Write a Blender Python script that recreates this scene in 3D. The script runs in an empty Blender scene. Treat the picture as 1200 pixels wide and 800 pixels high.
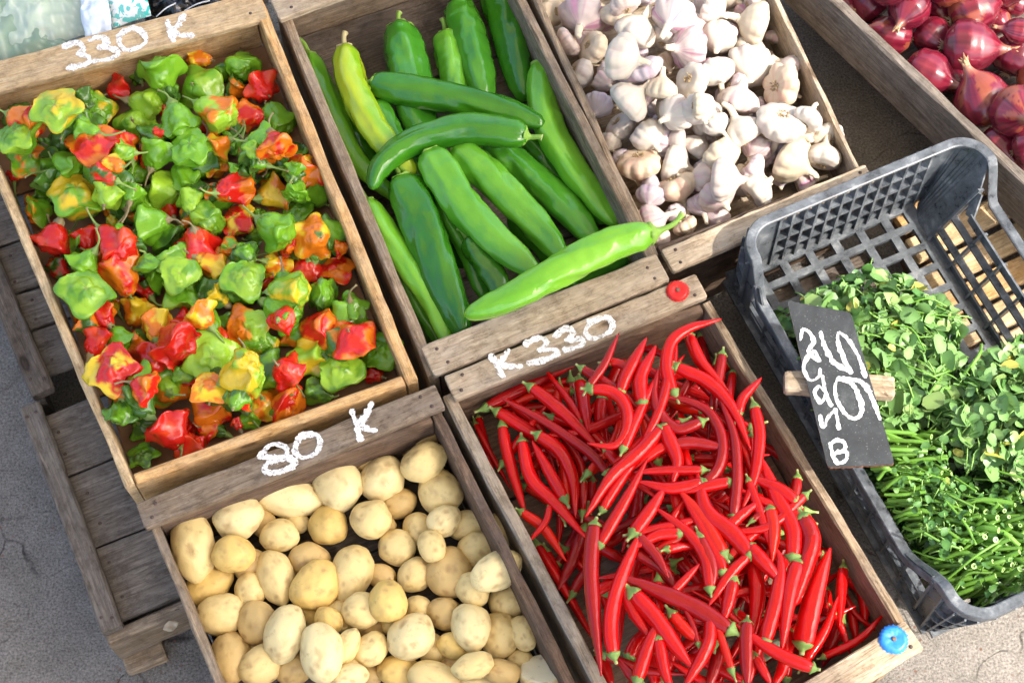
import bpy, bmesh, math, random
import numpy as np
from mathutils import Vector, Matrix, noise
SC = bpy.context.scene
COL = SC.collection
# ------------------------------------------------------------------ camera
TILT = math.radians(24.6); FPX = 2000.0; ZREF = 0.20
CAM = Vector((0, -2.0*math.sin(TILT), ZREF + 2.0*math.cos(TILT)))
cd = bpy.data.cameras.new('camera'); cam = bpy.data.objects.new('camera', cd); COL.objects.link(cam)
cd.sensor_width = 36; cd.lens = FPX*36/1200; cd.clip_start = 0.05; cd.clip_end = 400
cam.location = CAM; cam.rotation_euler = (TILT, 0, 0); SC.camera = cam
# ------------------------------------------------------------------ light
SUN_EL, SUN_AZ = math.radians(50), math.radians(-22)
w = bpy.data.worlds.new('World'); SC.world = w; w.use_nodes = True
wn = w.node_tree.nodes; sky = wn.new('ShaderNodeTexSky'); sky.sky_type = 'NISHITA'; sky.sun_disc = False
sky.sun_elevation = SUN_EL; sky.sun_rotation = math.pi/2 - SUN_AZ; sky.dust_density = 5.0; sky.air_density = 1.0
w.node_tree.links.new(sky.outputs[0], wn['Background'].inputs[0]); wn['Background'].inputs[1].default_value = 0.15
sl = bpy.data.lights.new('sun', 'SUN'); sun = bpy.data.objects.new('sun', sl); COL.objects.link(sun)
sl.energy = 2.0; sl.angle = math.radians(0.9); sl.color = (1, 0.95, 0.87)
SD = Vector((math.cos(SUN_EL)*math.cos(SUN_AZ), math.cos(SUN_EL)*math.sin(SUN_AZ), math.sin(SUN_EL)))
sun.rotation_euler = SD.to_track_quat('Z', 'Y').to_euler()
SC.view_settings.view_transform = 'Standard'; SC.view_settings.look = 'None'
SC.view_settings.exposure = 1.85; SC.view_settings.gamma = 1.0
SC.cycles.max_bounces = 8

# ------------------------------------------------------------------ helpers
def U(px, py, z):
    """the point at height z seen at a pixel of the 1200x800 photograph"""
    d = Vector(((px-600)/FPX, -(py-400)/FPX, -1))
    c, s = math.cos(TILT), math.sin(TILT)
    d = Vector((d.x, d.y*c - d.z*s, d.y*s + d.z*c))
    return CAM + d*((z-CAM.z)/d.z)
def PX(p):
    c, s = math.cos(TILT), math.sin(TILT)
    q = p - CAM; y = q.y*c + q.z*s; zz = -q.y*s + q.z*c
    return (600 + FPX*q.x/(-zz), 400 - FPX*y/(-zz))
def tag(o, label=None, cat=None, group=None, kind=None):
    if label: o['label'] = label
    if cat: o['category'] = cat
    if group: o['group'] = group
    if kind: o['kind'] = kind
    return o
def empty(name, loc):
    o = bpy.data.objects.new(name, None); COL.objects.link(o); o.location = loc; o.empty_display_size = 0.02
    return o
def mesh_obj(name, verts, faces, mat, parent=None, loc=(0, 0, 0), smooth=True, cols=None):
    """verts are world coordinates; the origin is put at loc"""
    me = bpy.data.meshes.new(name)
    L = Vector(loc)
    V = np.asarray(verts, float) - np.array(L)
    me.from_pydata(V.tolist(), [], [list(map(int, f)) for f in faces]); me.update()
    if smooth: me.polygons.foreach_set('use_smooth', [True]*len(me.polygons))
    if mat: me.materials.append(mat)
    if cols is not None:
        a = me.color_attributes.new('skin', 'FLOAT_COLOR', 'POINT')
        c4 = np.ones((len(V), 4)); c4[:, :3] = cols
        a.data.foreach_set('color', c4.ravel())
    o = bpy.data.objects.new(name, me); COL.objects.link(o)
    if parent:
        o.parent = parent; o.location = L - world_loc(parent)
    else: o.location = L
    return o
def world_loc(o):
    l = Vector(o.location)
    while o.parent: o = o.parent; l = l + o.location
    return l
def cr(pts, n):
    """Catmull-Rom resample with even arc length"""
    P = [np.array(p, float) for p in pts]
    if len(P) == 2: P = [P[0], (P[0]+P[1])/2, P[1]]
    Q = [2*P[0]-P[1]] + P + [2*P[-1]-P[-2]]
    out = []
    for i in range(1, len(Q)-2):
        for k in range(12):
            t = k/12; a, b, c, d = Q[i-1:i+3]
            out.append(.5*((2*b)+(c-a)*t+(2*a-5*b+4*c-d)*t*t+(-a+3*b-3*c+d)*t**3))
    out.append(Q[-2]); out = np.array(out)
    s = np.r_[0, np.cumsum(np.linalg.norm(np.diff(out, axis=0), axis=1))]
    return np.array([[np.interp(x, s, out[:, k]) for k in range(out.shape[1])] for x in np.linspace(0, s[-1], n)])
def frames(P):
    T = np.gradient(P, axis=0); T /= np.linalg.norm(T, axis=1)[:, None] + 1e-12
    n = np.cross(T[0], [0, 0, 1.0]);
    if np.linalg.norm(n) < 1e-3: n = np.cross(T[0], [1.0, 0, 0])
    N = []
    for t in T:
        n = n - t*(n@t); n /= np.linalg.norm(n); N.append(n)
    N = np.array(N); return T, N, np.cross(T, N)
def tube(P, R, seg=10, cap=True, shape=None):
    """R per ring (or ring x seg array through shape)"""
    P = np.asarray(P, float); T, N, B = frames(P); th = np.linspace(0, 2*math.pi, seg, endpoint=False)
    V = []
    for i in range(len(P)):
        r = R[i]*(shape[i] if shape is not None else np.ones(seg))
        V.append(P[i] + (r*np.cos(th))[:, None]*N[i] + (r*np.sin(th))[:, None]*B[i])
    V = np.concatenate(V); F = []
    for i in range(len(P)-1):
        for j in range(seg):
            k = (j+1) % seg; F.append((i*seg+j, i*seg+k, (i+1)*seg+k, (i+1)*seg+j))
    if cap:
        F.append(tuple(range(seg))[::-1]); F.append(tuple((len(P)-1)*seg+j for j in range(seg)))
    return V, F
class MB:
    def __init__(s): s.V = []; s.F = []; s.n = 0; s.C = []
    def add(s, V, F, c=None):
        V = np.asarray(V, float); s.V.append(V); s.F += [tuple(i+s.n for i in f) for f in F]; s.n += len(V)
        if c is not None: s.C.append(np.broadcast_to(np.asarray(c, float), (len(V), 3)))
    def box(s, c, ax, ay, az, c_=None):
        c = np.array(c); q = []
        for z in (-1, 1):
            for x, y in ((-1, -1), (1, -1), (1, 1), (-1, 1)): q.append(c+np.array(ax)*x+np.array(ay)*y+np.array(az)*z)
        s.add(q, [(3, 2, 1, 0), (4, 5, 6, 7), (0, 1, 5, 4), (1, 2, 6, 5), (2, 3, 7, 6), (3, 0, 4, 7)], c_)
    def bar(s, a, b, w_, h_, up=(0, 0, 1)):
        a, b = Vector(a), Vector(b); d = (b-a); l = d.length; d /= l; up = Vector(up)
        sd = d.cross(up).normalized(); u = sd.cross(d)
        s.box((a+b)/2, d*l/2, sd*w_/2, u*h_/2)
    def build(s, name, mat, parent=None, loc=(0, 0, 0), smooth=False):
        return mesh_obj(name, np.concatenate(s.V), s.F, mat, parent, loc, smooth, np.concatenate(s.C) if s.C else None)
def nz(p, sc=1.0, seed=0):
    return noise.noise(Vector((p[0]*sc+seed*7.31, p[1]*sc+seed*3.17, p[2]*sc-seed*1.93)))

# ------------------------------------------------------------------ materials
def mat(name):
    m = bpy.data.materials.new(name); m.use_nodes = True
    return m, m.node_tree.nodes, m.node_tree.links, m.node_tree.nodes['Principled BSDF']
def N(ns, t, **k):
    n = ns.new('ShaderNode'+t)
    for a, v in k.items():
        if a in n.inputs: n.inputs[a].default_value = v
        else: setattr(n, a, v)
    return n
def ramp(ns, stops):
    r = ns.new('ShaderNodeValToRGB'); e = r.color_ramp.elements
    while len(e) < len(stops): e.new(0.5)
    for x, (p, c) in zip(e, stops): x.position = p; x.color = (*c, 1) if len(c) == 3 else c
    return r
def mixc(ns, ls, f, a, b, mode='MIX'):
    m = ns.new('ShaderNodeMix'); m.data_type = 'RGBA'; m.blend_type = mode
    for s, v in ((0, f), (6, a), (7, b)):
        if hasattr(v, 'is_linked'): ls.new(v, m.inputs[s])
        else: m.inputs[s].default_value = v if s == 0 else (*v, 1)
    return m.outputs[2]
def bump(ns, ls, h, st, dist, b):
    n = ns.new('ShaderNodeBump'); n.inputs['Strength'].default_value = st; n.inputs['Distance'].default_value = dist
    ls.new(h, n.inputs['Height']); ls.new(n.outputs[0], b.inputs['Normal'])
def simple(name, c, rough=.5, spec=.5, noise_sc=None, amt=.3, bmp=.2):
    m, ns, ls, b = mat(name); b.inputs['Roughness'].default_value = rough; b.inputs['Specular IOR Level'].default_value = spec
    if noise_sc:
        tc = ns.new('ShaderNodeTexCoord'); n = N(ns, 'TexNoise', Scale=noise_sc, Detail=6.0); ls.new(tc.outputs['Object'], n.inputs['Vector'])
        r = ramp(ns, [(.3, [x*(1-amt) for x in c]), (.7, [min(1, x*(1+amt)) for x in c])]); ls.new(n.outputs[0], r.inputs[0]); ls.new(r.outputs[0], b.inputs['Base Color'])
        bump(ns, ls, n.outputs[0], bmp, .002, b)
    else: b.inputs['Base Color'].default_value = (*c, 1)
    return m
def wood(name, c0, c1, c2, stain, stain_amt=.6, rough=.75):
    """grain along local X; c0 dark grain, c1 mid, c2 light, stain = weathering colour"""
    m, ns, ls, b = mat(name)
    tc = ns.new('ShaderNodeTexCoord'); oi = ns.new('ShaderNodeObjectInfo')
    mul = N(ns, 'Math', operation='MULTIPLY'); mul.inputs[1].default_value = 13.0; ls.new(oi.outputs['Random'], mul.inputs[0])
    cmb = ns.new('ShaderNodeCombineXYZ')
    for i in range(3): ls.new(mul.outputs[0], cmb.inputs[i])
    add = N(ns, 'VectorMath', operation='ADD'); ls.new(tc.outputs['Object'], add.inputs[0]); ls.new(cmb.outputs[0], add.inputs[1])
    def mp(s):
        q = ns.new('ShaderNodeMapping'); q.inputs['Scale'].default_value = s; ls.new(add.outputs[0], q.inputs[0]); return q.outputs[0]
    g = N(ns, 'TexNoise', Scale=1.0, Detail=8.0, Roughness=.68, Distortion=1.6); ls.new(mp((11, 130, 130)), g.inputs['Vector'])
    fine = N(ns, 'TexNoise', Scale=1.0, Detail=5.0, Roughness=.7); ls.new(mp((60, 700, 700)), fine.inputs['Vector'])
    big = N(ns, 'TexNoise', Scale=1.0, Detail=7.0, Roughness=.65); ls.new(mp((20, 34, 34)), big.inputs['Vector'])
    r = ramp(ns, [(.30, c0), (.50, c1), (.68, c2)]); ls.new(g.outputs[0], r.inputs[0])
    fr = ramp(ns, [(.35, (.55, .55, .55)), (.6, (1, 1, 1))]); ls.new(fine.outputs[0], fr.inputs[0])
    c = mixc(ns, ls, .75, r.outputs[0], fr.outputs[0], 'MULTIPLY')
    sr = ramp(ns, [(.42, (0, 0, 0)), (.66, (stain_amt,)*3)]); ls.new(big.outputs[0], sr.inputs[0])
    sc_ = ns.new('ShaderNodeSeparateColor'); ls.new(sr.outputs[0], sc_.inputs[0])
    c = mixc(ns, ls, sc_.outputs[0], c, stain)
    # dark specks and splits
    sp = N(ns, 'TexNoise', Scale=1.0, Detail=3.0, Roughness=.8); ls.new(mp((60, 240, 240)), sp.inputs['Vector'])
    spr = ramp(ns, [(.28, (.25, .22, .2)), (.36, (1, 1, 1))]); ls.new(sp.outputs[0], spr.inputs[0])
    c = mixc(ns, ls, .8, c, spr.outputs[0], 'MULTIPLY')
    # knots: rings round scattered centres
    vk = N(ns, 'TexVoronoi', Scale=1.0); ls.new(mp((7, 17, 17)), vk.inputs['Vector'])
    kr = ramp(ns, [(.0, (.22, .16, .11)), (.05, (.38, .28, .2)), (.075, (.20, .15, .11)), (.10, (.72, .62, .52)), (.14, (1, 1, 1))]); ls.new(vk.outputs['Distance'], kr.inputs[0])
    c = mixc(ns, ls, .85, c, kr.outputs[0], 'MULTIPLY')
    # grime, in patches of no particular direction
    gr = N(ns, 'TexNoise', Scale=1.0, Detail=9.0, Roughness=.78); ls.new(mp((45, 60, 60)), gr.inputs['Vector'])
    grr = ramp(ns, [(.36, (.50, .47, .44)), (.52, (1, 1, 1)), (.70, (1.18, 1.17, 1.15))]); ls.new(gr.outputs[0], grr.inputs[0])
    c = mixc(ns, ls, .8, c, grr.outputs[0], 'MULTIPLY')
    # per-board tone
    vr = ramp(ns, [(0, (.74, .74, .76)), (1, (1.0, .98, .95))]); ls.new(oi.outputs['Random'], vr.inputs[0])
    c = mixc(ns, ls, 1.0, c, vr.outputs[0], 'MULTIPLY')
    ls.new(c, b.inputs['Base Color']); b.inputs['Roughness'].default_value = rough; b.inputs['Specular IOR Level'].default_value = .25
    mx = N(ns, 'Math', operation='ADD'); ls.new(g.outputs[0], mx.inputs[0]); ls.new(fine.outputs[0], mx.inputs[1])
    bump(ns, ls, mx.outputs[0], .55, .0016, b)
    return m
M = {}
M['fresh'] = wood('pine_wood', (.42, .20, .06), (.70, .42, .165), (.82, .56, .28), (.62, .47, .30), .4)
M['pale'] = wood('pale_wood', (.52, .33, .15), (.72, .52, .28), (.82, .64, .39), (.64, .50, .33), .4)
M['grey'] = wood('weathered_wood', (.16, .105, .06), (.32, .235, .15), (.46, .365, .255), (.25, .205, .16), .6)
M['greylight'] = wood('light_weathered_wood', (.25, .18, .11), (.47, .37, .25), (.60, .50, .37), (.38, .32, .25), .6)
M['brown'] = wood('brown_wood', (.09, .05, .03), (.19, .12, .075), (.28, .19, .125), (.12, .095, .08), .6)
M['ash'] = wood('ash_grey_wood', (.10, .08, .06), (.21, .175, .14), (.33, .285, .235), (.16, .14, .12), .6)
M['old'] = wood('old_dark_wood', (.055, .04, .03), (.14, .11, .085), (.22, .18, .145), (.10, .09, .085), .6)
def vcol(name, rough, spec=.5, coat=0., bsc=None, bst=.2, bdist=.001, sss=0., spots=None, mapping=None):
    m, ns, ls, b = mat(name); a = ns.new('ShaderNodeVertexColor'); a.layer_name = 'skin'
    c = a.outputs[0]; tc = ns.new('ShaderNodeTexCoord')
    if spots:
        sc, lo, hi, colr, amt = spots
        n = N(ns, 'TexNoise', Scale=sc, Detail=5.0, Roughness=.7); ls.new(tc.outputs['Object'], n.inputs['Vector'])
        r = ramp(ns, [(lo, (0, 0, 0)), (hi, (amt,)*3)]); ls.new(n.outputs[0], r.inputs[0])
        s_ = ns.new('ShaderNodeSeparateColor'); ls.new(r.outputs[0], s_.inputs[0]); c = mixc(ns, ls, s_.outputs[0], c, colr)
    ls.new(c, b.inputs['Base Color']); b.inputs['Roughness'].default_value = rough; b.inputs['Specular IOR Level'].default_value = spec
    b.inputs['Coat Weight'].default_value = coat; b.inputs['Coat Roughness'].default_value = .12
    if sss:
        b.inputs['Subsurface Weight'].default_value = sss; b.inputs['Subsurface Radius'].default_value = (1, .5, .3); b.inputs['Subsurface Scale'].default_value = .006
    if bsc:
        n = N(ns, 'TexNoise', Scale=bsc, Detail=3.0); ls.new(tc.outputs['Object'], n.inputs['Vector']); bump(ns, ls, n.outputs[0], bst, bdist, b)
    return m
M['pepper'] = vcol('bonnet_pepper_skin', .24, .45, .15, 60, .42, .004)
M['longpepper'] = vcol('long_pepper_skin', .18, .45, .2, 45, .36, .005)
M['chilli'] = vcol('red_chilli_skin', .17, .32, .12, 75, .40, .003)
M['stem'] = vcol('green_stem', .55, .4, 0, 200, .3, .001)
M['potato'] = vcol('potato_skin', .50, .35, 0, 120, .5, .0016, 0, (75, .57, .72, (.32, .18, .06), .5))
M['garlic'] = vcol('garlic_skin', .55, .35, 0, 45, .25, .002, .12, (40, .60, .8, (.52, .38, .22), .35))
M['onion'] = vcol('onion_skin', .27, .5, .25, 50, .2, .002)
M['leaf'] = vcol('watercress_leaf', .42, .45, 0, 120, .2, .001)
M['paper'] = vcol('dry_root', .85, .2, 0, 300, .6, .001)
def dry_paint(name, c, lo, hi):
    m = simple(name, c, .75, .25, 260, .10, .3); ns, ls = m.node_tree.nodes, m.node_tree.links; b = ns['Principled BSDF']
    tc = ns.new('ShaderNodeTexCoord'); n = N(ns, 'TexNoise', Scale=170.0, Detail=7.0, Roughness=.75, Distortion=.6); ls.new(tc.outputs['Object'], n.inputs['Vector'])
    r = ramp(ns, [(lo, (.12, .12, .12)), (hi, (1, 1, 1))]); ls.new(n.outputs[0], r.inputs[0]); ls.new(r.outputs[0], b.inputs['Alpha']); return m
M['paint'] = dry_paint('white_paint', (.76, .75, .71), .34, .50)
M['chalk'] = dry_paint('white_chalk_paint', (.76, .76, .74), .30, .46)
M['card'] = simple('brown_cardboard', (.26, .15, .085), .8, .2, 30, .25, .3)
M['rust'] = simple('rusty_iron', (.07, .045, .035), .6, .4, 500, .4)

# ------------------------------------------------------------------ setting
def ground():
    m, ns, ls, b = mat('worn_concrete'); tc = ns.new('ShaderNodeTexCoord')
    def tn(sc, d=6.0, r=.6):
        n = N(ns, 'TexNoise', Scale=sc, Detail=d, Roughness=r); ls.new(tc.outputs['Object'], n.inputs['Vector']); return n.outputs[0]
    big, mid, fin = tn(2.2), tn(26, 8.0, .7), tn(330, 4.0, .75)
    r = ramp(ns, [(.3, (.175, .162, .142)), (.7, (.285, .266, .24))]); ls.new(mid, r.inputs[0])
    r2 = ramp(ns, [(.34, (.35, .35, .35)), (.50, (.92, .92, .92)), (.68, (1.5, 1.48, 1.45))]); ls.new(fin, r2.inputs[0])
    c = mixc(ns, ls, .9, r.outputs[0], r2.outputs[0], 'MULTIPLY')
    r3 = ramp(ns, [(.35, (.75, .75, .77)), (.65, (1.15, 1.13, 1.1))]); ls.new(big, r3.inputs[0])
    c = mixc(ns, ls, 1.0, c, r3.outputs[0], 'MULTIPLY')
    # hairline cracks
    wv = N(ns, 'TexNoise', Scale=9.0, Detail=4.0); ls.new(tc.outputs['Object'], wv.inputs['Vector'])
    mxv = N(ns, 'VectorMath', operation='MULTIPLY_ADD'); ls.new(wv.outputs[1], mxv.inputs[0]); mxv.inputs[1].default_value = (.09, .09, 0); ls.new(tc.outputs['Object'], mxv.inputs[2])
    vo = N(ns, 'TexVoronoi', Scale=11.0, feature='DISTANCE_TO_EDGE'); ls.new(mxv.outputs[0], vo.inputs['Vector'])
    cr_ = ramp(ns, [(.004, (.30, .29, .28)), (.02, (1, 1, 1))]); ls.new(vo.outputs['Distance'], cr_.inputs[0])
    gate = ramp(ns, [(.5, (0, 0, 0)), (.58, (1, 1, 1))]); ls.new(tn(6.0), gate.inputs[0]); gs = ns.new('ShaderNodeSeparateColor'); ls.new(gate.outputs[0], gs.inputs[0])
    c2 = mixc(ns, ls, 1.0, c, cr_.outputs[0], 'MULTIPLY'); c = mixc(ns, ls, gs.outputs[0], c, c2)
    # reddish and dark flecks
    v2 = N(ns, 'TexVoronoi', Scale=75.0); ls.new(tc.outputs['Object'], v2.inputs['Vector'])
    fr = ramp(ns, [(.10, (1, 1, 1)), (.16, (0, 0, 0))]); ls.new(v2.outputs['Distance'], fr.inputs[0]); fs = ns.new('ShaderNodeSeparateColor'); ls.new(fr.outputs[0], fs.inputs[0])
    hue = N(ns, 'Math', operation='MULTIPLY'); ls.new(fs.outputs[0], hue.inputs[0]); ls.new(gs.outputs[0], hue.inputs[1])
    c = mixc(ns, ls, hue.outputs[0], c, (.17, .09, .065))
    ls.new(c, b.inputs['Base Color']); b.inputs['Roughness'].default_value = .85; b.inputs['Specular IOR Level'].default_value = .25
    ad = N(ns, 'Math', operation='ADD'); ls.new(fin, ad.inputs[0]); ls.new(mid, ad.inputs[1]); bump(ns, ls, ad.outputs[0], .7, .004, b)
    s = 60; o = mesh_obj('pavement', [(-s, -s, 0), (s, -s, 0), (s, s, 0), (-s, s, 0)], [(0, 1, 2, 3)], m, smooth=False)
    tag(o, 'grey worn concrete pavement under the stall', 'pavement', kind='structure')
ground()

def board(name, p0, p1, wdir, w_, t_, mt, parent, seed=0, rough=.0006, n=22, chip=.0):
    """a sawn board: X along p0->p1 (centre line), Y along wdir, slightly uneven, its edges eased"""
    p0, p1, wd = Vector(p0), Vector(p1), Vector(wdir)
    X = (p1-p0); L = X.length; X /= L; Y = (wd - X*wd.dot(X)).normalized(); Z = X.cross(Y)
    e = min(w_, t_)*.16
    base = [(-w_/2+e, -t_/2), (-w_/6, -t_/2), (w_/6, -t_/2), (w_/2-e, -t_/2), (w_/2, -t_/2+e), (w_/2, t_/2-e), (w_/2-e, t_/2), (w_/6, t_/2), (-w_/6, t_/2), (-w_/2+e, t_/2), (-w_/2, t_/2-e), (-w_/2, -t_/2+e)]
    V = []; k = len(base)
    xs = [0, e] + list(np.linspace(e*3, L-e*3, n)) + [L-e, L]
    for x in xs:
        endf = 1-.10*(x in (0, L))
        for j, (a, b_) in enumerate(base):
            g = noise.noise(Vector((x*16+seed*3.3, j*1.7, seed)))*rough*2 + noise.noise(Vector((x*90+seed, j*2.9, seed*2.1)))*rough
            sg = noise.noise(Vector((x*3+seed, 5.1, seed)))*rough*2.2
            ch = 0
            if chip and j in (4, 5, 10, 11): ch = -max(0, noise.noise(Vector((x*26+seed*1.7, (j > 7)*9.0, seed)))-.28)*chip
            sx = 1 if a > 0 else -1
            V.append((x, (a+sx*(g+ch))*endf+sg, (b_+g)*(endf)+sg*.5))
    F = []
    for i in range(len(xs)-1):
        for j in range(k):
            q = (j+1) % k; F.append((i*k+j, (i+1)*k+j, (i+1)*k+q, i*k+q))
    F.append(tuple(range(k))); F.append(tuple((len(xs)-1)*k+j for j in range(k))[::-1])
    me = bpy.data.meshes.new(name); me.from_pydata(V, [], F); me.materials.append(mt); me.update()
    o = bpy.data.objects.new(name, me); COL.objects.link(o)
    o.parent = parent
    Mx = Matrix((X, Y, Z)).transposed().to_4x4(); Mx.translation = p0 - (world_loc(parent) if parent else Vector())
    o.matrix_local = Mx
    return o
def plank_px(name, a, b, c, d, z, t, mt, parent, seed=0, **k):
    """a flat plank whose upper face has the far edge a->b and the near edge d->c (pixels) at height z"""
    A, B, C_, D = [U(*q, z) for q in (a, b, c, d)]
    p0, p1 = (A+D)/2, (B+C_)/2; w_ = ((A-D).length+(B-C_).length)/2
    Xd = (p1-p0).normalized(); w_ = (abs((A-D).dot(Vector((-Xd.y, Xd.x, 0))))+abs((B-C_).dot(Vector((-Xd.y, Xd.x, 0)))))/2
    dz = Vector((0, 0, t/2))
    o = board(name, p0-dz, p1-dz, A-D, w_, t, mt, parent, seed, **k)
    rng = random.Random(seed*7+1)
    for q, sg in ((p0, 1), (p1, -1)):
        for f in (-.24, .22):
            c = q+Xd*sg*rng.uniform(.010, .022)+Vector((-Xd.y, Xd.x, 0))*w_*(f+rng.uniform(-.06, .06))
            tv, tf = tube([c-Vector((0, 0, .003)), c+Vector((0, 0, .0004)), c+Vector((0, 0, .0012))], [.0022, .0022, .0015], 9); mesh_obj('nail', tv, tf, M['rust'], parent, tuple(c))
    return o
def crate(name, label, corners, zt, zb, th, mts, seed, ends=(0, 0), nb=4, floor_m='brown', skip=(), foot=None):
    """corners BL, BR, FR, FL of the outer rim at zt (pixels); th thickness (left, right, back, front); ends lowers the end boards"""
    BL, BR, FR, FL = [U(*q, zt) for q in corners]
    cen = (BL+BR+FR+FL)/4
    root = empty(name, (cen.x, cen.y, zb)); tag(root, label, 'crate', 'wooden produce crates')
    zf = zb if foot is None else foot; h = zt-zf
    def up(p, z): return Vector((p.x, p.y, z))
    X = (BR-BL+FR-FL).normalized(); Yv = (BL-FL+BR-FR).normalized()
    zc = (zt+zf)/2
    for nm, a, b, t, s, i in (('side_board', FL, BL, th[0], X, 0), ('side_board', FR, BR, th[1], -X, 1)):
        if i in skip: continue
        board(nm, up(a, zc)+s*t/2, up(b, zc)+s*t/2, (0, 0, 1), h, t, mts[i], root, seed+i, rough=.0009, chip=.006)
    for nm, a, b, t, s, i, lo in (('end_board', BL, BR, th[2], -Yv, 2, ends[0]), ('end_board', FL, FR, th[3], Yv, 3, ends[1])):
        hh = h-lo; X_ = (b-a).normalized(); a2 = a+X_*(th[0]+.0015); b2 = b-X_*(th[1]+.0015)
        board(nm, up(a2, zf+hh/2)+s*t/2, up(b2, zf+hh/2)+s*t/2, (0, 0, 1), hh, t, mts[i], root, seed+i, rough=.0009)
    fm = M[floor_m]
    for k in range(nb):
        f0, f1 = (k+.012)/nb, (k+1-.012)/nb
        pts = [FL.lerp(BL, f) for f in (f0, f1)], [FR.lerp(BR, f) for f in (f0, f1)]
        a, b = (pts[0][0]+pts[0][1])/2+X*(th[0]+.001), (pts[1][0]+pts[1][1])/2-X*(th[1]+.001)
        a -= Yv*0; wd = (pts[0][1]-pts[0][0]).length
        if k == 0: a += Yv*th[3]/2; b += Yv*th[3]/2; wd -= th[3]+.002
        if k == nb-1: a -= Yv*th[2]/2; b -= Yv*th[2]/2; wd -= th[2]+.002
        board('bottom_plank', up(a, zb+.006), up(b, zb+.006), Yv, wd, .009, fm, root, seed+10+k)
    return root
# ------------------------------------------------------------------ crates
def zoomer(ox, oy, s): return lambda p: (ox+p[0]/s, oy+p[1]/s)
def lettering(name, strokes, zm, z, wmm, parent, mt, seed=0, plane=None):
    """brush strokes laid on a board as a thin layer of paint with ragged, worn edges"""
    pl = plane or (lambda x, y: U(x, y, z))
    lines = [[np.array(pl(*zm(p))) for p in st] for st in strokes]
    o = lines[0][0]
    allp = np.concatenate(lines)
    if plane is None: ex, ey, nrm = np.array([1., 0, 0]), np.array([0, 1., 0]), np.array([0, 0, 1.])
    else:
        ex = np.array(plane(1000, 450)-plane(990, 450)); ex /= np.linalg.norm(ex)
        q = np.array(plane(995, 440)-plane(995, 450)); nrm = np.cross(ex, q); nrm /= np.linalg.norm(nrm); ey = np.cross(nrm, ex)
    L2 = [cr([((p-o)@ex, (p-o)@ey) for p in ln], 60) for ln in lines]
    P = np.concatenate(L2); lo, hi = P.min(0)-.012, P.max(0)+.012; h = .0007
    xs, ys = np.arange(lo[0], hi[0], h), np.arange(lo[1], hi[1], h)
    gx, gy = np.meshgrid(xs, ys, indexing='ij'); D = np.full(gx.shape, 9.)
    for i, ln in enumerate(L2):
        wv = 1+.22*np.sin(np.linspace(0, 5, 60)+i*2+seed)+.16*np.sin(np.linspace(0, 17, 60)+i*5)
        for p, wq in zip(ln, wv): D = np.minimum(D, np.hypot(gx-p[0], gy-p[1])/wq)
    vid = {}; V = []; F = []
    def v(i, j):
        if (i, j) not in vid:
            vid[i, j] = len(V); V.append(o+ex*xs[i]+ey*ys[j]+nrm*.0006)
        return vid[i, j]
    for i, j in zip(*np.where(D < wmm*.0016)):
        if i+1 >= len(xs) or j+1 >= len(ys): continue
        q = (xs[i], ys[j], seed)
        lim = wmm*.0005*(1+.45*nz(q, 220)+.20*nz(q, 800, 2))
        if D[i, j] < lim and nz(q, 520, 5) < .50: F.append((v(i, j), v(i+1, j), v(i+1, j+1), v(i, j+1)))
    return mesh_obj(name, V, F, mt, parent, loc=tuple(o), smooth=False)
def bottle_cap(px, py, z, r, colr, parent, seed, square=False):
    c = np.array(U(px, py, z)); mb = MB(); n = 42; rng = random.Random(seed)
    prof = [(0, .0030), (.30, .0029), (.42, .0036), (.70, .0040), (.82, .0037), (.93, .0022), (1.0, .0004), (1.03, 0)]
    V = [c+np.array((0, 0, prof[0][1]))]; F = []
    for i, (a, h) in enumerate(prof[1:]):
        for k in range(n):
            t = 2*math.pi*k/n; cr_ = 1+.045*math.cos(t*21)*(a > .8)+.05*nz((math.cos(t)*2, math.sin(t)*2, 0), 1, seed)*(a > .5)
            V.append(c+np.array((math.cos(t)*a*r*cr_, math.sin(t)*a*r*cr_, h+.0008*nz((math.cos(t)*a*3, math.sin(t)*a*3, 1), 1, seed))))
    for k in range(n): F.append((0, 1+k, 1+(k+1) % n))
    for i in range(len(prof)-2):
        for k in range(n):
            q = (k+1) % n; F.append((1+i*n+k, 1+(i+1)*n+k, 1+(i+1)*n+q, 1+i*n+q))
    o = mesh_obj('bottle_cap', V, F, simple('cap_paint', colr, .38, .5, 150, .16, .3), parent, loc=tuple(c))
    nb = MB(); nv, nf = tube([c+np.array((0, 0, .001)), c+np.array((0, 0, .0042)), c+np.array((0.0002, 0, .0048))], [.0026, .0026, .0016], 10); nb.add(nv, nf)
    nb.build('nail', simple('rusty_nail', (.16, .09, .06), .7, .4, 400, .4), o, tuple(c), True)
    return o

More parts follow.
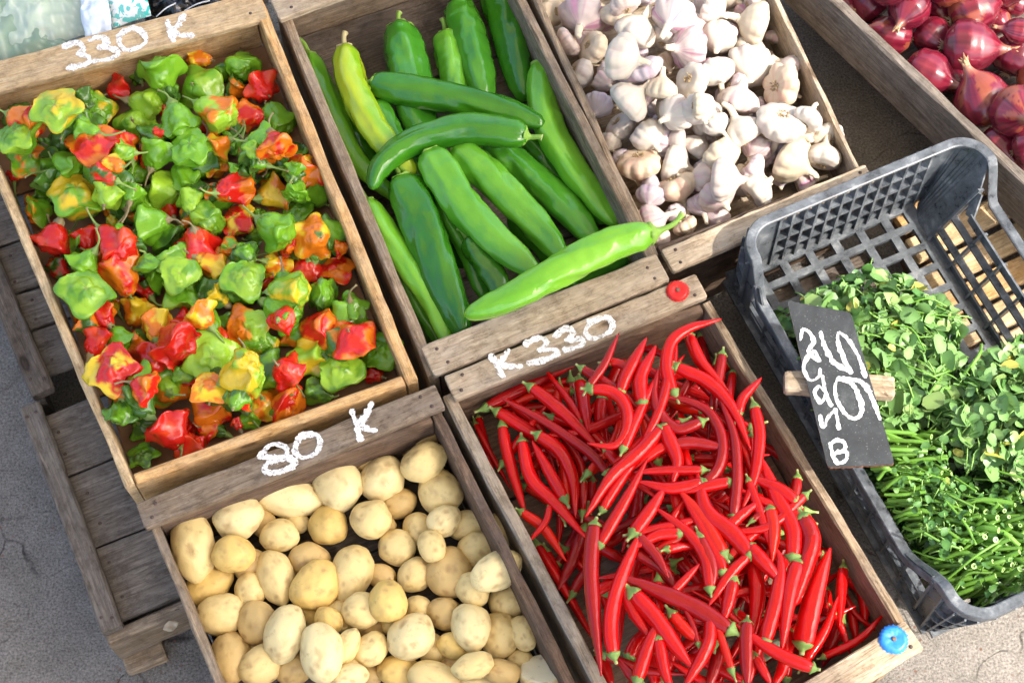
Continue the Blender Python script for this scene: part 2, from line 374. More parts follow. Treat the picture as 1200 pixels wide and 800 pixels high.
ZT = .195
A = crate('pine_crate', 'fresh orange pine crate of bonnet peppers with 330 K painted on its thick back beam',
          [(-58, 88), (302, -12), (490, 445), (147, 571)], .200, .118, (.0105, .0135, .034, .013), (M['pale'], M['fresh'], M['fresh'], M['fresh']), 11, ends=(.0085, 0), floor_m='card')
plank_px('beam_top', (-60, 88), (303, -13), (313, 22.5), (-55, 121.5), .2015, .0095, M['pale'], A, 19, chip=.004)  # paler wood puts the beam's lit upper face into the colour
Z33 = zoomer(0, 0, 3.75)
beam = [c for c in A.children if c.name.startswith('end_board')][0]
lettering('price_lettering', [[(285, 205), (335, 190), (368, 215), (340, 240)], [(345, 238), (382, 250), (392, 275), (350, 292), (305, 300)],
  [(392, 178), (440, 166), (470, 190), (440, 212)], [(440, 212), (492, 216), (520, 238), (480, 262), (412, 272)],
  [(545, 140), (522, 165), (530, 205), (560, 222), (610, 210), (642, 180), (620, 140), (580, 126), (545, 140)],
  [(735, 95), (748, 140), (762, 182)], [(805, 72), (785, 110), (755, 138)], [(760, 140), (790, 158), (835, 160)]], Z33, .2018, 7.4, A, M['paint'], 1)

B = crate('weathered_crate', 'grey weathered crate with dark brown bottom holding long green peppers', [(318, -5), (572, -88), (783, 329), (503, 442)], ZT, .098,
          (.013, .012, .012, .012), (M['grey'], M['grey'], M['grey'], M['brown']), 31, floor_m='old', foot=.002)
plank_px('top_plank', (497, 404), (770, 297), (784, 329), (505, 442), .206, .0108, M['greylight'], B, 41, chip=.006)
plank_px('top_plank', (312, -12), (562, -97), (575, -66), (328, 24), .206, .0108, M['greylight'], B, 42, chip=.006)

G = crate('weathered_crate', 'pale thin-sided wooden crate full of white garlic bulbs', [(589, -80), (837, -157), (1012, 205), (764, 302)], ZT, .105,
          (.009, .006, .012, .012), (M['grey'], M['greylight'], M['grey'], M['brown']), 51, floor_m='greylight', foot=.002)
plank_px('top_plank', (776, 289), (1017, 193), (1024, 214), (788, 321), .206, .0108, M['greylight'], G, 61, chip=.005)

C = crate('weathered_crate', 'grey weathered crate of red chillies with K 330 painted on its back plank', [(517, 463), (832, 350), (1074, 748), (762, 930)], ZT, .112,
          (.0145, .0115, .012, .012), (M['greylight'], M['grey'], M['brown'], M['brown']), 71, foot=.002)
cb = plank_px('top_plank', (520, 439), (816, 321), (828, 346), (534, 470), .206, .0108, M['greylight'], C, 81, chip=.006)
plank_px('top_plank', (752, 910), (1063, 727), (1081, 760), (772, 950), .206, .0108, M['greylight'], C, 82, chip=.006)
ZC = zoomer(520, 320, 2.857)
lettering('price_lettering', [[(160, 280), (178, 312), (196, 345)], [(215, 260), (200, 285), (180, 305)], [(184, 306), (215, 312), (255, 314)],
  [(275, 238), (318, 217), (345, 232), (322, 258)], [(322, 258), (372, 258), (376, 274), (335, 292), (285, 302)],
  [(370, 212), (408, 187), (434, 200), (412, 224)], [(412, 224), (462, 222), (462, 240), (430, 254), (405, 258)],
  [(492, 165), (474, 195), (490, 218), (530, 212), (562, 188), (560, 160), (535, 150), (492, 165)]], ZC, .2063, 6.6, C, M['paint'], 2)
bottle_cap(794, 341, .2065, .0135, (.62, .012, .008), C, 3)
bottle_cap(1047, 749, .2065, .0155, (.02, .19, .62), C, 4)

P = crate('weathered_crate', 'dark weathered crate of new potatoes with 80 K painted on its grey back plank', [(172, 606), (516, 479), (703, 858), (338, 1012)], ZT, .095,
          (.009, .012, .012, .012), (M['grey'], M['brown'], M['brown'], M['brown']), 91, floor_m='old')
plank_px('top_plank', (160, 590), (511, 448), (520, 479), (169, 619), .206, .0108, M['grey'], P, 101, chip=.007)
ZP = zoomer(160, 460, 2.857)
lettering('price_lettering', [[(412, 214), (448, 176), (497, 182), (498, 214), (450, 232)], [(440, 232), (428, 262), (470, 268), (520, 248), (518, 224), (470, 218), (412, 214)],
  [(530, 190), (548, 150), (598, 142), (614, 172), (592, 208), (548, 218), (528, 196)], [(722, 65), (735, 108), (746, 155)], [(786, 38), (766, 78), (742, 108)], [(748, 108), (770, 122), (800, 128)]], ZP, .2063, 6.6, P, M['paint'], 3)

# onion crate
O = crate('weathered_crate', 'tall grey boarded crate of red onions standing at an angle', [(892, -76), (1290, -330), (1690, 60), (1302, 313)], .205, .125,
          (.014, .014, .014, .014), (M['ash'], M['grey'], M['grey'], M['grey']), 121, floor_m='old')  # visible side board gets darker wood, its shade put into the colour

for k, (x0, y0, x1, y1) in enumerate(((935, -40, 1290, 260), (1150, -160, 1480, 120))):
    a, b = U(x0, y0, .058), U(x1, y1, .058); board('leg_board', a, b, (0, 0, 1), .115, .02, M['brown'], O, 140+k)
# upturned crates that carry the stall
def upturned(label, rail, rows, right, end, seed, foot=None):
    pts = [U(*q, .09) for q in rail]
    root = empty('upturned_crate', ((pts[0]+pts[1])/2).to_tuple()[:2]+(0,)); tag(root, label, 'crate', 'upturned crates under the display')
    plank_px('foot_rail', *rail, .108, .018, M['old'] if seed > 300 else M['ash'], root, seed, chip=.008)
    a, b = U(*rail[0], .09), U(*rail[1], .09)
    wd = (U(*rail[3], .09)-a).normalized()
    off = wd*.010
    board('side_board', Vector((a.x, a.y, .040))+off, Vector((b.x, b.y, .040))+off, (0, 0, 1), .078, .014, M['ash'], root, seed+1)
    for i in range(len(rows)-1):
        f0, f1 = rows[i], rows[i+1]
        q = [(f0[0]+1, f0[1]+2.0), (f0[0]+right[0], f0[1]+right[1]+2.0), (f1[0]+right[0], f1[1]+right[1]-2.0), (f1[0]-1, f1[1]-2.0)]
        plank_px('bottom_plank', *q, .0895, .010, M['ash'], root, seed+3+i, chip=.006)
    if end:
        a, b = U(*end[0], .0895), U(*end[1], .0895)
        board('end_board', Vector((a.x, a.y, .054)), Vector((b.x, b.y, .054)), (0, 0, 1), .070, .015, M['grey'], root, seed+9, chip=.008)
    if foot:
        c = U(*foot, 0); board('corner_block', Vector((c.x-.015, c.y-.004, .009)), Vector((c.x+.03, c.y+.016, .009)), (0, 0, 1), .0175, .03, M['grey'], root, seed+12, n=4)
    return root
upturned('upturned grey-brown crate on the pavement beside the potato crate', [(20, 478), (120, 743), (141, 730), (47, 468)],
         [(47, 487), (75, 560), (109, 643), (140, 729)], (300, -121), ((124, 748), (424, 620)), 201, foot=(163, 776))
upturned('upturned dark crate with a split rail under the pine crate', [(-73, 200), (35, 464), (64, 452), (-44, 205)],
         [(-46, 205), (-10, 292), (14, 345), (33, 388), (55, 440)], (240, -78), None, 301)

# pale wooden box beside and under the plastic crate
bx = empty('pale_box', U(1180, 380, .0).to_tuple()); tag(bx, 'pale boarded box seen through the plastic crate holes', 'box')
for i in range(7):
    a, b = U(1052+i*16, 262+i*34, .088), U(1400+i*16, 92+i*34, .088)
    d = (b-a).normalized(); board('lid_plank', a, b, (-d.y, d.x, 0), .0345, .012, M['pale'] if i % 3 else M['fresh'], bx, 400+i)
a, b = U(1052, 256, .04), U(1160, 492, .04); board('side_board', a, b, (0, 0, 1), .078, .014, M['brown'], bx, 420)
a, b = U(1165, 505, .04), U(1510, 335, .04); board('end_board', a, b, (0, 0, 1), .078, .014, M['pale'], bx, 421)

# ------------------------------------------------------------------ plastic crate
def plastic():
    m, ns, ls, b = mat('dusty_grey_plastic'); tc = ns.new('ShaderNodeTexCoord')
    n = N(ns, 'TexNoise', Scale=38.0, Detail=9.0, Roughness=.72); ls.new(tc.outputs['Object'], n.inputs['Vector'])
    r = ramp(ns, [(.38, (.040, .046, .053)), (.56, (.105, .118, .13)), (.72, (.27, .28, .285))]); ls.new(n.outputs[0], r.inputs[0])
    n2 = N(ns, 'TexNoise', Scale=420.0, Detail=3.0); ls.new(tc.outputs['Object'], n2.inputs['Vector'])
    r2 = ramp(ns, [(.66, (0, 0, 0)), (.74, (.5, .5, .5))]); ls.new(n2.outputs[0], r2.inputs[0]); s_ = ns.new('ShaderNodeSeparateColor'); ls.new(r2.outputs[0], s_.inputs[0])
    c = mixc(ns, ls, s_.outputs[0], r.outputs[0], (.25, .24, .22)); ls.new(c, b.inputs['Base Color'])
    rr = ramp(ns, [(.4, (.27, .27, .27)), (.7, (.6, .6, .6))]); ls.new(n.outputs[0], rr.inputs[0]); ls.new(rr.outputs[0], b.inputs['Roughness'])
    bump(ns, ls, n.outputs[0], .2, .001, b)
    return m
M['plastic'] = plastic()
ZH, ZL, ZB = .250, .192, .118
kO = U(859, 267, ZH); kX = (U(1145, 149, ZH)-kO); KW = kX.length; kX.normalize(); kY = Vector((kX.y, -kX.x, 0)); KL = (U(1137, 737, ZH)-kO).dot(kY)
def K(x, y, z): return np.array(kO+kX*x+kY*y) * np.array((1, 1, 0)) + np.array((0, 0, z))
def rr_path(inset, r, n=10):
    """rounded rectangle path: list of (x, y, nx, ny, side, t)"""
    out = []; x0, x1, y0, y1 = inset, KW-inset, inset, KL-inset
    cs = [((x1-r, y0+r), -90), ((x1-r, y1-r), 0), ((x0+r, y1-r), 90), ((x0+r, y0+r), 180)]
    for (cx, cy), a0 in cs:
        for k in range(n+1):
            t = math.radians(a0+90*k/n); out.append((cx+r*math.cos(t), cy+r*math.sin(t), math.cos(t), math.sin(t)))
    return out
def rim_z(x, y, nx):
    """the rim stands high at the corners and drops along the long sides"""
    if abs(nx) < .5 and (y < .04 or y > KL-.04): return ZH
    def sm(a): a = min(1, max(0, a)); return a
    e0 = sm((y-.044)/.036); e1 = sm((KL-.046-y)/.072)
    e0 = e0*e0*(3-2*e0); e1 = e1*e1*(3-2*e1)
    return ZH-(ZH-ZL)*min(e0, e1)
def plastic_crate():
    root = empty('plastic_crate', tuple(K(KW/2, KL/2, ZB))); tag(root, 'dusty grey plastic lattice crate filled with watercress', 'crate')
    R = .042
    path = rr_path(0, R)
    full = []
    for i in range(len(path)):
        p, q = path[i], path[(i+1) % len(path)]; full.append(p)
        d = math.hypot(q[0]-p[0], q[1]-p[1])
        if d > .03:
            m_ = int(d/.005)
            for k in range(1, m_): f = k/m_; full.append(tuple(p[j]*(1-f)+q[j]*f for j in range(4)))
    sec = [(-.0125, -.004), (-.0125, -.001), (-.011, 0), (-.001, 0), (0, -.0012), (0, -.013), (-.0025, -.013), (-.003, -.004)]
    V = []; F = []; k = len(sec); n = len(full)
    for (x, y, nx, ny) in full:
        z = rim_z(x, y, nx)
        for o, h in sec: V.append(K(x+nx*o, y+ny*o, z+h))
    for i in range(n):
        for j in range(k):
            q = (j+1) % k; i2 = (i+1) % n; F.append((i*k+j, i*k+q, i2*k+q, i2*k+j))
    mesh_obj('rim', V, F, M['plastic'], root, tuple(K(KW/2, KL/2, ZH)), smooth=False)
    IN = .003; DL, DRT, DE, DF = .004, .070, .004, .032     # wall inset under the rim, draft to the bottom (one long side leans most)
    def wp(x, y, nx, ny, z):
        f = (ZH-z)/(ZH-ZB); ox = IN+(DRT if nx > 0 else DL)*f; oy = IN+(DF if ny > 0 else DE)*f
        return K(x-nx*ox, y-ny*oy, z)
    T = .0022
    def sheet(mb, cols, zlo, zhi):
        """solid panel along path samples, with thickness"""
        V = []; F = []
        for (x, y, nx, ny) in cols:
            for z in (zlo, zhi(x, y, nx)-.003):
                a = wp(x, y, nx, ny, z); nn = np.array(kX*nx+kY*ny); V += [a, a-nn*T]
        for i in range(len(cols)-1):
            a, b = i*4, i*4+4
            F += [(a, b, b+2, a+2), (a+1, a+3, b+3, b+1), (a+2, b+2, b+3, a+3), (a, a+1, b+1, b)]
        F += [(0, 2, 3, 1), (len(V)-4, len(V)-3, len(V)-1, len(V)-2)]
        mb.add(V, F)
    def rib(mb, a, b, wd, dp, nrm):
        d = Vector(b)-Vector(a); l = d.length
        if l < 1e-4: return
        d /= l; nn = Vector(nrm); sd = d.cross(nn).normalized(); nn = sd.cross(d)
        mb.box((Vector(a)+Vector(b))/2, d*l/2, sd*wd/2, nn*dp/2)
    zf = lambda x, y, nx: rim_z(x, y, nx)
    for c in range(4):
        cp = MB()
        pts = path[c*11:(c+1)*11]
        # the corner panel runs a little on to both walls
        a, b = pts[0], pts[-1]; ext = .022
        ta = (-a[3], a[2]); tb = (-b[3], b[2])
        cols = [(a[0]-ta[0]*ext, a[1]-ta[1]*ext, a[2], a[3])]+pts+[(b[0]+tb[0]*ext, b[1]+tb[1]*ext, b[2], b[3])]
        sheet(cp, cols, ZB+.004, zf)
        for kk in (0, 3, 5, 7, 10):   # outside fins of the corner
            x, y, nx, ny = pts[kk]; nn = np.array(kX*nx+kY*ny)
            rib(cp, wp(x, y, nx, ny, ZB+.006)+nn*.0042, wp(x, y, nx, ny, zf(x, y, nx)-.014)+nn*.0042, .0022, .006, nn)
        for zz in (ZB+.03, ZB+.058, ZB+.086):
            for kk in range(10):
                p, q = pts[kk], pts[kk+1]; np_ = np.array(kX*p[2]+kY*p[3]); nq = np.array(kX*q[2]+kY*q[3])
                if zz < zf(p[0], p[1], p[2])-.02: rib(cp, wp(*p, zz)+np_*.0042, wp(*q, zz)+nq*.0042, .0022, .006, np_)
        cp.build('corner_panel', M['plastic'], root, tuple(wp(*pts[5], ZB)))
    def wall(name, fixed, lo, hi, n, vertical_n, rows, axis):
        mb = MB(); nx, ny = n; nn = np.array(kX*nx+kY*ny)
        def at(t, z):
            x, y = (t, fixed) if axis == 0 else (fixed, t); return wp(x, y, nx, ny, z)
        ztop = (lambda t: rim_z(t, fixed, nx)) if axis == 0 else (lambda t: rim_z(fixed, t, nx))
        for k_ in range(vertical_n+1):
            t = lo+(hi-lo)*k_/vertical_n; rib(mb, at(t, ZB+.003), at(t, ztop(t)-.004), .0034, .010, nn)
        seg = 26
        for z in rows:
            tt = np.linspace(lo, hi, seg+1)
            for i in range(seg):
                if z < min(ztop(tt[i]), ztop(tt[i+1]))-.010: rib(mb, at(tt[i], z), at(tt[i+1]+.0003, z), .0036, .009, nn)
        # solid bands under the rim and at the foot
        for i in range(seg):
            t0, t1 = lo+(hi-lo)*i/seg, lo+(hi-lo)*(i+1)/seg
            rib(mb, at(t0, ztop(t0)-.009), at(t1, ztop(t1)-.009), .016, .0026, nn); rib(mb, at(t0, ZB+.010), at(t1, ZB+.010), .016, .0030, nn)
        mb.build(name, M['plastic'], root, tuple(at((lo+hi)/2, ZB)))
    e = R+.021
    wall('end_wall', 0, e, KW-e, (0, -1), 12, (ZB+.036, ZB+.064, ZB+.092), 0)
    wall('end_wall', KL, e, KW-e, (0, 1), 10, (ZB+.036, ZB+.062, ZB+.088, ZB+.110), 0)
    wall('side_wall', 0, e, KL-e, (-1, 0), 11, (ZB+.036, ZB+.056), 1)
    wall('side_wall', KW, e, KL-e, (1, 0), 9, (ZB+.024, ZB+.048), 1)
    fl = MB(); i0 = IN+DE; xl, xr = IN+DL, KW-IN-DRT
    for k_ in range(0, 8):
        x = xl+(xr-xl)*k_/7; fl.box(K(x, KL/2-(DF-DE)/2, ZB+.004), kX*(.0055 if k_ % 7 else .009), kY*(KL/2-i0-(DF-DE)/2), Vector((0, 0, .003)))
    for k_ in range(0, 17):
        y = i0+(KL-2*i0-DF+DE)*k_/16; fl.box(K((xl+xr)/2, y, ZB+.0045), kX*((xr-xl)/2), kY*(.0045 if k_ % 16 else .009), Vector((0, 0, .0031)))
    fl.build('base_grid', M['plastic'], root, tuple(K(KW/2, KL/2, ZB)))
    return root
plastic_crate()
sup = empty('wooden_stand', tuple(K(.10, KL/2, 0))); tag(sup, 'dark low wooden stand under the plastic crate', 'stand')
for i, y in enumerate((.09, .25, .41)):
    board('slat', K(.045, y, .104), K(.185, y, .104), kY, .10, .018, M['old'], sup, 500+i)
for i, x in enumerate((.06, .17)):
    board('leg_board', K(x, .05, .047), K(x, KL-.07, .047), (0, 0, 1), .092, .02, M['old'], sup, 510+i)

# ------------------------------------------------------------------ price board on its stick
def sign():
    zs = .262
    TL, TR, BR = U(922, 353, zs+.008), U(997, 367, zs+.018), U(1049, 545, zs-.006)
    n0 = (TR-TL).cross(BR-TL).normalized(); rd = U(970, 549, .2)-CAM; BL = CAM+rd*((TL-CAM).dot(n0)/rd.dot(n0))
    c = (TL+TR+BR+BL)/4; root = empty('price_board', tuple(c)); tag(root, 'black chalkboard price sign with white 95 on it lying on the plastic crate', 'sign')
    ex = ((BR-TR)+(BL-TL)).normalized(); ey = ((TL-BL).cross(ex)); eyv = ((TR-TL)+(BR-BL)); n = ex.cross(eyv).normalized()
    if n.z < 0: n = -n
    rng = random.Random(5); t = .009
    mk, ns, ls, b = mat('chalkboard'); tc = ns.new('ShaderNodeTexCoord')
    nn = N(ns, 'TexNoise', Scale=24.0, Detail=9.0, Roughness=.75); ls.new(tc.outputs['Object'], nn.inputs['Vector'])
    r = ramp(ns, [(.36, (.016, .018, .020)), (.56, (.032, .036, .038)), (.76, (.11, .115, .115))]); ls.new(nn.outputs[0], r.inputs[0])
    n2 = N(ns, 'TexNoise', Scale=700.0, Detail=2.0); ls.new(tc.outputs['Object'], n2.inputs['Vector'])
    r2 = ramp(ns, [(.68, (0, 0, 0)), (.73, (.6, .6, .6))]); ls.new(n2.outputs[0], r2.inputs[0]); s_ = ns.new('ShaderNodeSeparateColor'); ls.new(r2.outputs[0], s_.inputs[0])
    ls.new(mixc(ns, ls, s_.outputs[0], r.outputs[0], (.42, .41, .39)), b.inputs['Base Color']); b.inputs['Roughness'].default_value = .6
    bump(ns, ls, nn.outputs[0], .25, .001, b)
    out = []
    for a, b_ in ((TL, TR), (TR, BR), (BR, BL), (BL, TL)):
        m_ = 26
        for k in range(m_):
            f = k/m_; p = a.lerp(b_, f); q = (p-c)
            j = 1-.022*abs(nz((p.x, p.y, 0), 120))-.02*(f < .02)
            out.append(np.array(c+q*j))
    nrm = np.array(n); k = len(out)
    face = [np.array(c)]+[p*1.0 for p in out]
    mesh_obj('board_face', [p+nrm*t/2 for p in face], [(0, i+1, (i+1) % k+1) for i in range(k)], mk, root, tuple(c), smooth=False)
    V = [p+nrm*(t/2-.0002) for p in out]+[p-nrm*t/2 for p in out]
    F = [(i, i+k, (i+1) % k+k, (i+1) % k) for i in range(k)]+[tuple(range(k, 2*k))[::-1]]
    # make sure the rim faces outwards whichever way the corners run
    mesh_obj('board_edge', V, F, simple('frayed_brown_edge', (.22, .10, .05), .9, .2, 260, .55, .8), root, tuple(c), smooth=False)
    def plane(px, py):
        p0 = CAM; d = U(px, py, .2)-CAM; q = c+n*(t/2)
        return p0+d*((q-p0).dot(n)/d.dot(n))
    zm = zoomer(900, 340, 3.636)
    lettering('price_lettering', [[(222, 182), (240, 238), (266, 288)], [(266, 290), (282, 312), (350, 350)], [(350, 350), (326, 300), (300, 235), (298, 185), (335, 205), (370, 258), (395, 312), (412, 366)],
        [(350, 380), (300, 378), (284, 430), (308, 500), (358, 548), (398, 522), (388, 455), (352, 395), (300, 378)], [(340, 378), (405, 398), (446, 470), (476, 550)]], zm, 0, 4.6, root, M['chalk'], 4, plane)
    lettering('name_lettering', [[(138, 212), (146, 170), (176, 182), (192, 222), (172, 262), (214, 300), (200, 262)], [(192, 262), (160, 298), (152, 345), (180, 385), (214, 370), (222, 340)],
        [(232, 372), (246, 440), (266, 488)], [(240, 430), (214, 412), (198, 440), (222, 478), (246, 450)],
        [(222, 540), (232, 582), (252, 548), (270, 524), (286, 512)], [(286, 510), (294, 550), (301, 590)],
        [(262, 652), (275, 700), (292, 738)], [(262, 654), (295, 640), (322, 650), (325, 675), (300, 690), (282, 697)], [(300, 690), (332, 690), (335, 714), (318, 735), (292, 738)]], zm, 0, 3.8, root, M['chalk'], 5, plane)
    zst = zs-.020
    a, b = U(919, 448, zst), U(1047, 456, zst)
    board('stick', a, b, U(985, 435, zst)-U(985, 465, zst), .027, .016, M['greylight'], root, 333, rough=.0013, chip=.006)
sign()
# ------------------------------------------------------------------ produce
ITEMS = []      # (object, pile key, px, py, noun, adjectives, pose)
class Pile:
    """things dropped one after another into a crate, each coming to rest on those below"""
    def __init__(s, floor, k, ztop=.245): s.P = np.zeros((0, 3)); s.R = np.zeros(0); s.floor = floor; s.k = k; s.ztop = ztop
    def hit(s, P, R):
        if (P[:, 2]-R < s.floor).any(): return True
        if not len(s.R): return False
        d = np.linalg.norm(P[:, None]-s.P[None], axis=2)
        return bool((d < (R[:, None]+s.R[None])*s.k).any())
    def drop(s, f, R, lo, step=.002):
        R = np.asarray(R, float); z = s.ztop; best = f(z)
        while z > lo:
            z -= step; P = f(z)
            if s.hit(P, R): break
            best = P
        return best
    def add(s, P, R): s.P = np.concatenate([s.P, P]); s.R = np.concatenate([s.R, np.asarray(R, float)])
def ico(n):
    bm = bmesh.new(); bmesh.ops.create_icosphere(bm, subdivisions=n, radius=1)
    V = np.array([v.co[:] for v in bm.verts]); F = [[v.index for v in f.verts] for f in bm.faces]; bm.free(); return V, F
IV, IF = ico(4)
def idir(a, e=0.):
    """world direction that runs at angle a (degrees, clockwise from right) in the picture, raised by e degrees"""
    a, e = math.radians(a), math.radians(e); return np.array((math.cos(a)*math.cos(e), -math.sin(a)*math.cos(e), math.sin(e)))
TOCAM = np.array((CAM-Vector((0, 0, ZREF))).normalized())
def basis(ax, spin=0.):
    ax = np.array(ax, float); ax /= np.linalg.norm(ax); r = np.cross(ax, (0.3, .2, 1) if abs(ax[2]) < .9 else (1, .2, 0)); r /= np.linalg.norm(r); q = np.cross(ax, r)
    c, s_ = math.cos(spin), math.sin(spin); return np.stack([r*c+q*s_, -r*s_+q*c, ax])
def base_loc(V): return (float(V[:, 0].mean()), float(V[:, 1].mean()), float(V[:, 2].min()))
MM = .001
# ---- potatoes: cx, cy, length, width, angle, tone (p pale, y yellow, b brown, m middling), layer (0 under, 1, 2 on top)
def T(z, rows): return [(*z(r[:2]), r[2]/ZS[z], r[3]/ZS[z], *r[4:]) for r in rows]
ZS = {}
def zz(ox, oy, s): f = zoomer(ox, oy, s); ZS[f] = s; return f
p1 = zz(180, 500, 2.665); p2 = zz(400, 480, 2.5)
POT = T(p1, [(125, 375, 215, 130, 80, 'm', 1), (265, 282, 155, 138, -35, 'p', 2), (415, 215, 228, 130, 12, 'p', 2), (575, 175, 185, 150, 60, 'p', 2), (655, 98, 120, 100, 20, 'b', 0),
    (545, 305, 125, 118, 90, 'y', 1), (393, 340, 122, 100, 0, 'm', 2), (250, 395, 130, 110, 0, 'y', 1), (340, 295, 110, 80, 70, 'b', 0), (450, 300, 80, 64, 0, 'm', 0),
    (172, 497, 165, 108, -35, 'y', 0), (300, 430, 110, 100, 0, 'b', 0), (385, 470, 168, 112, 72, 'm', 2), (303, 508, 108, 98, 80, 'm', 1), (487, 415, 130, 108, 0, 'b', 0),
    (508, 495, 168, 135, -50, 'y', 2), (620, 460, 178, 128, 100, 'm', 1), (215, 585, 152, 125, -15, 'm', 1), (325, 610, 130, 115, 80, 'b', 1), (412, 643, 172, 120, 100, 'p', 2),
    (480, 590, 95, 70, 20, 'y', 0), (545, 605, 92, 80, 60, 'y', 1), (648, 572, 118, 110, 10, 'm', 1), (525, 705, 182, 125, 80, 'p', 2), (605, 685, 112, 70, -65, 'm', 1),
    (580, 590, 100, 90, 70, 'm', 0), (240, 720, 160, 120, 80, 'b', 1), (335, 745, 142, 110, -35, 'm', 1), (440, 750, 100, 110, 80, 'b', 0), (610, 778, 112, 76, -20, 'p', 1), (320, 682, 75, 60, 0, 'b', 0), (618, 738, 75, 62, 30, 'm', 0)])
POT += T(p2, [(185, 92, 102, 92, 0, 'b', 0), (245, 80, 88, 66, -10, 'b', 1), (243, 155, 142, 108, -32, 'm', 2), (120, 205, 142, 125, -45, 'p', 2), (170, 275, 112, 82, -20, 'b', 1), (290, 240, 140, 122, 60, 'm', 1),
    (87, 322, 118, 112, 0, 'm', 1), (165, 405, 108, 104, 0, 'm', 1), (225, 345, 98, 86, 70, 'm', 1), (303, 325, 108, 84, -40, 'p', 2), (265, 400, 96, 78, 60, 'm', 2), (365, 340, 112, 86, -15, 'm', 0),
    (470, 350, 100, 98, 0, 'm', 2), (400, 410, 116, 104, -20, 'm', 1), (455, 472, 158, 102, -33, 'p', 2), (315, 478, 145, 128, 80, 'b', 0), (215, 483, 108, 94, -40, 'm', 2), (135, 560, 122, 108, 80, 'y', 2),
    (385, 525, 105, 92, 50, 'm', 0), (487, 562, 104, 98, 0, 'm', 1), (300, 595, 100, 94, 30, 'b', 1), (225, 583, 88, 80, 0, 'm', 0), (380, 635, 140, 108, 75, 'p', 2), (460, 660, 132, 112, 78, 'm', 1),
    (530, 655, 102, 78, 70, 'm', 1), (205, 667, 140, 124, -35, 'p', 2), (330, 690, 98, 72, 10, 'y', 1), (265, 700, 92, 82, 40, 'm', 0), (90, 700, 108, 86, -55, 'm', 2), (385, 750, 118, 72, -20, 'm', 2), (170, 765, 125, 92, 0, 'y', 1),
    (268, 785, 142, 92, 8, 'm', 1), (470, 768, 112, 72, 10, 'b', 1), (525, 735, 75, 66, 0, 'm', 0), (590, 775, 150, 126, 70, 'c', 2), (90, 640, 92, 64, 0, 'b', 0), (150, 630, 66, 60, 0, 'y', 0), (322, 745, 76, 62, 0, 'b', 0), (400, 797, 130, 66, 0, 'm', 0), (88, 778, 70, 62, 0, 'b', 0), (30, 745, 74, 64, 0, 'm', 0), (115, 488, 90, 70, 20, 'b', 0), (520, 800, 90, 70, 0, 'b', 0), (130, 340, 60, 60, 0, 'b', 0)])
TONE = {'p': ((.75, .61, .30), 'pale'), 'm': ((.69, .53, .225), 'yellow'), 'y': ((.66, .46, .14), 'golden'), 'b': ((.56, .39, .15), 'brownish'), 'c': ((.70, .54, .24), 'cut')}
def potatoes():
    pile = Pile(.110, .76, .24)
    for i, (px, py, l, wd, ang, tone, lay) in enumerate(sorted(POT, key=lambda r: r[6])):
        rng = random.Random(900+i); a, b = l/2*MM*1.03, wd/2*MM*1.03; c = b*rng.uniform(.82, .98)
        ax = idir(ang, rng.uniform(-14, 14)); off = max(0, a-b*.85)
        f = lambda z: np.array([np.array(U(px, py, z))+ax*o for o in (-off, 0, off)])
        R = np.array([b*.82, (b+c)/2*.97, b*.82]); P = pile.drop(f, R, .08); pile.add(P, R)
        up = TOCAM-ax*(TOCAM@ax); up /= np.linalg.norm(up); sd = np.cross(up, ax)
        V = IV.copy(); sgn = rng.choice((-1, 1)); pear = rng.uniform(.0, .20); s = 50+i
        t = V[:, 0]*sgn; rad = 1-pear*t*.5; bend = rng.uniform(-.10, .10)
        W = np.stack([V[:, 0]*a, V[:, 1]*b*rad+bend*b*(V[:, 0]**2), V[:, 2]*c*rad], 1)
        lump = np.array([nz(v, 1.15, s)*.10+nz(v, 2.6, s+3)*.045+nz(v, 9, s+5)*.008 for v in V])
        brown = np.array([nz(v, 2.2, s+9)+.5*nz(v, 6, s+11) for v in V])
        for e in range(rng.randint(3, 6)):   # eyes
            d = np.array([rng.gauss(0, 1) for _ in range(3)]); d[2] = abs(d[2]); d /= np.linalg.norm(d)
            q = 1-V@d; g = np.exp(-q/.006); lump -= .07*g; brown += 1.6*np.exp(-q/.006)
        W *= (1+lump)[:, None]
        base = np.array(TONE[tone][0])*rng.uniform(.94, 1.06)
        mix_ = np.clip(brown*1.5-.22, 0, 1)[:, None]*(.8 if tone == 'b' else .62)
        colr = base*(1-mix_)+np.array((.36, .22, .085))*mix_
        if tone == 'c':
            n = np.array((-.55, .25, .80)); n /= np.linalg.norm(n); d = W@n; cut = d > .30*b
            W[cut] -= np.outer(d[cut]-.30*b+.0010*np.array([nz(v, 9, 3) for v in V[cut]]), n); colr[cut] = (.80, .72, .48)
        W = W @ np.stack([ax, sd, up]) + P[1]
        o = mesh_obj('potato', W, IF, M['potato'], None, base_loc(W), True, colr)
        area = l*wd; sz = 'large' if area > 3600 else 'small' if area < 1500 else 'medium sized'
        el = l/wd; shp = 'round' if el < 1.13 else 'oval' if el < 1.42 else 'elongated'
        tag(o, None, 'potato', 'potatoes in the crate')
        ITEMS.append((o, 'P', px, py, 'potato', [sz, TONE[tone][1], shp], 'half hidden' if lay == 0 else 'on top' if lay == 2 else ''))
potatoes()

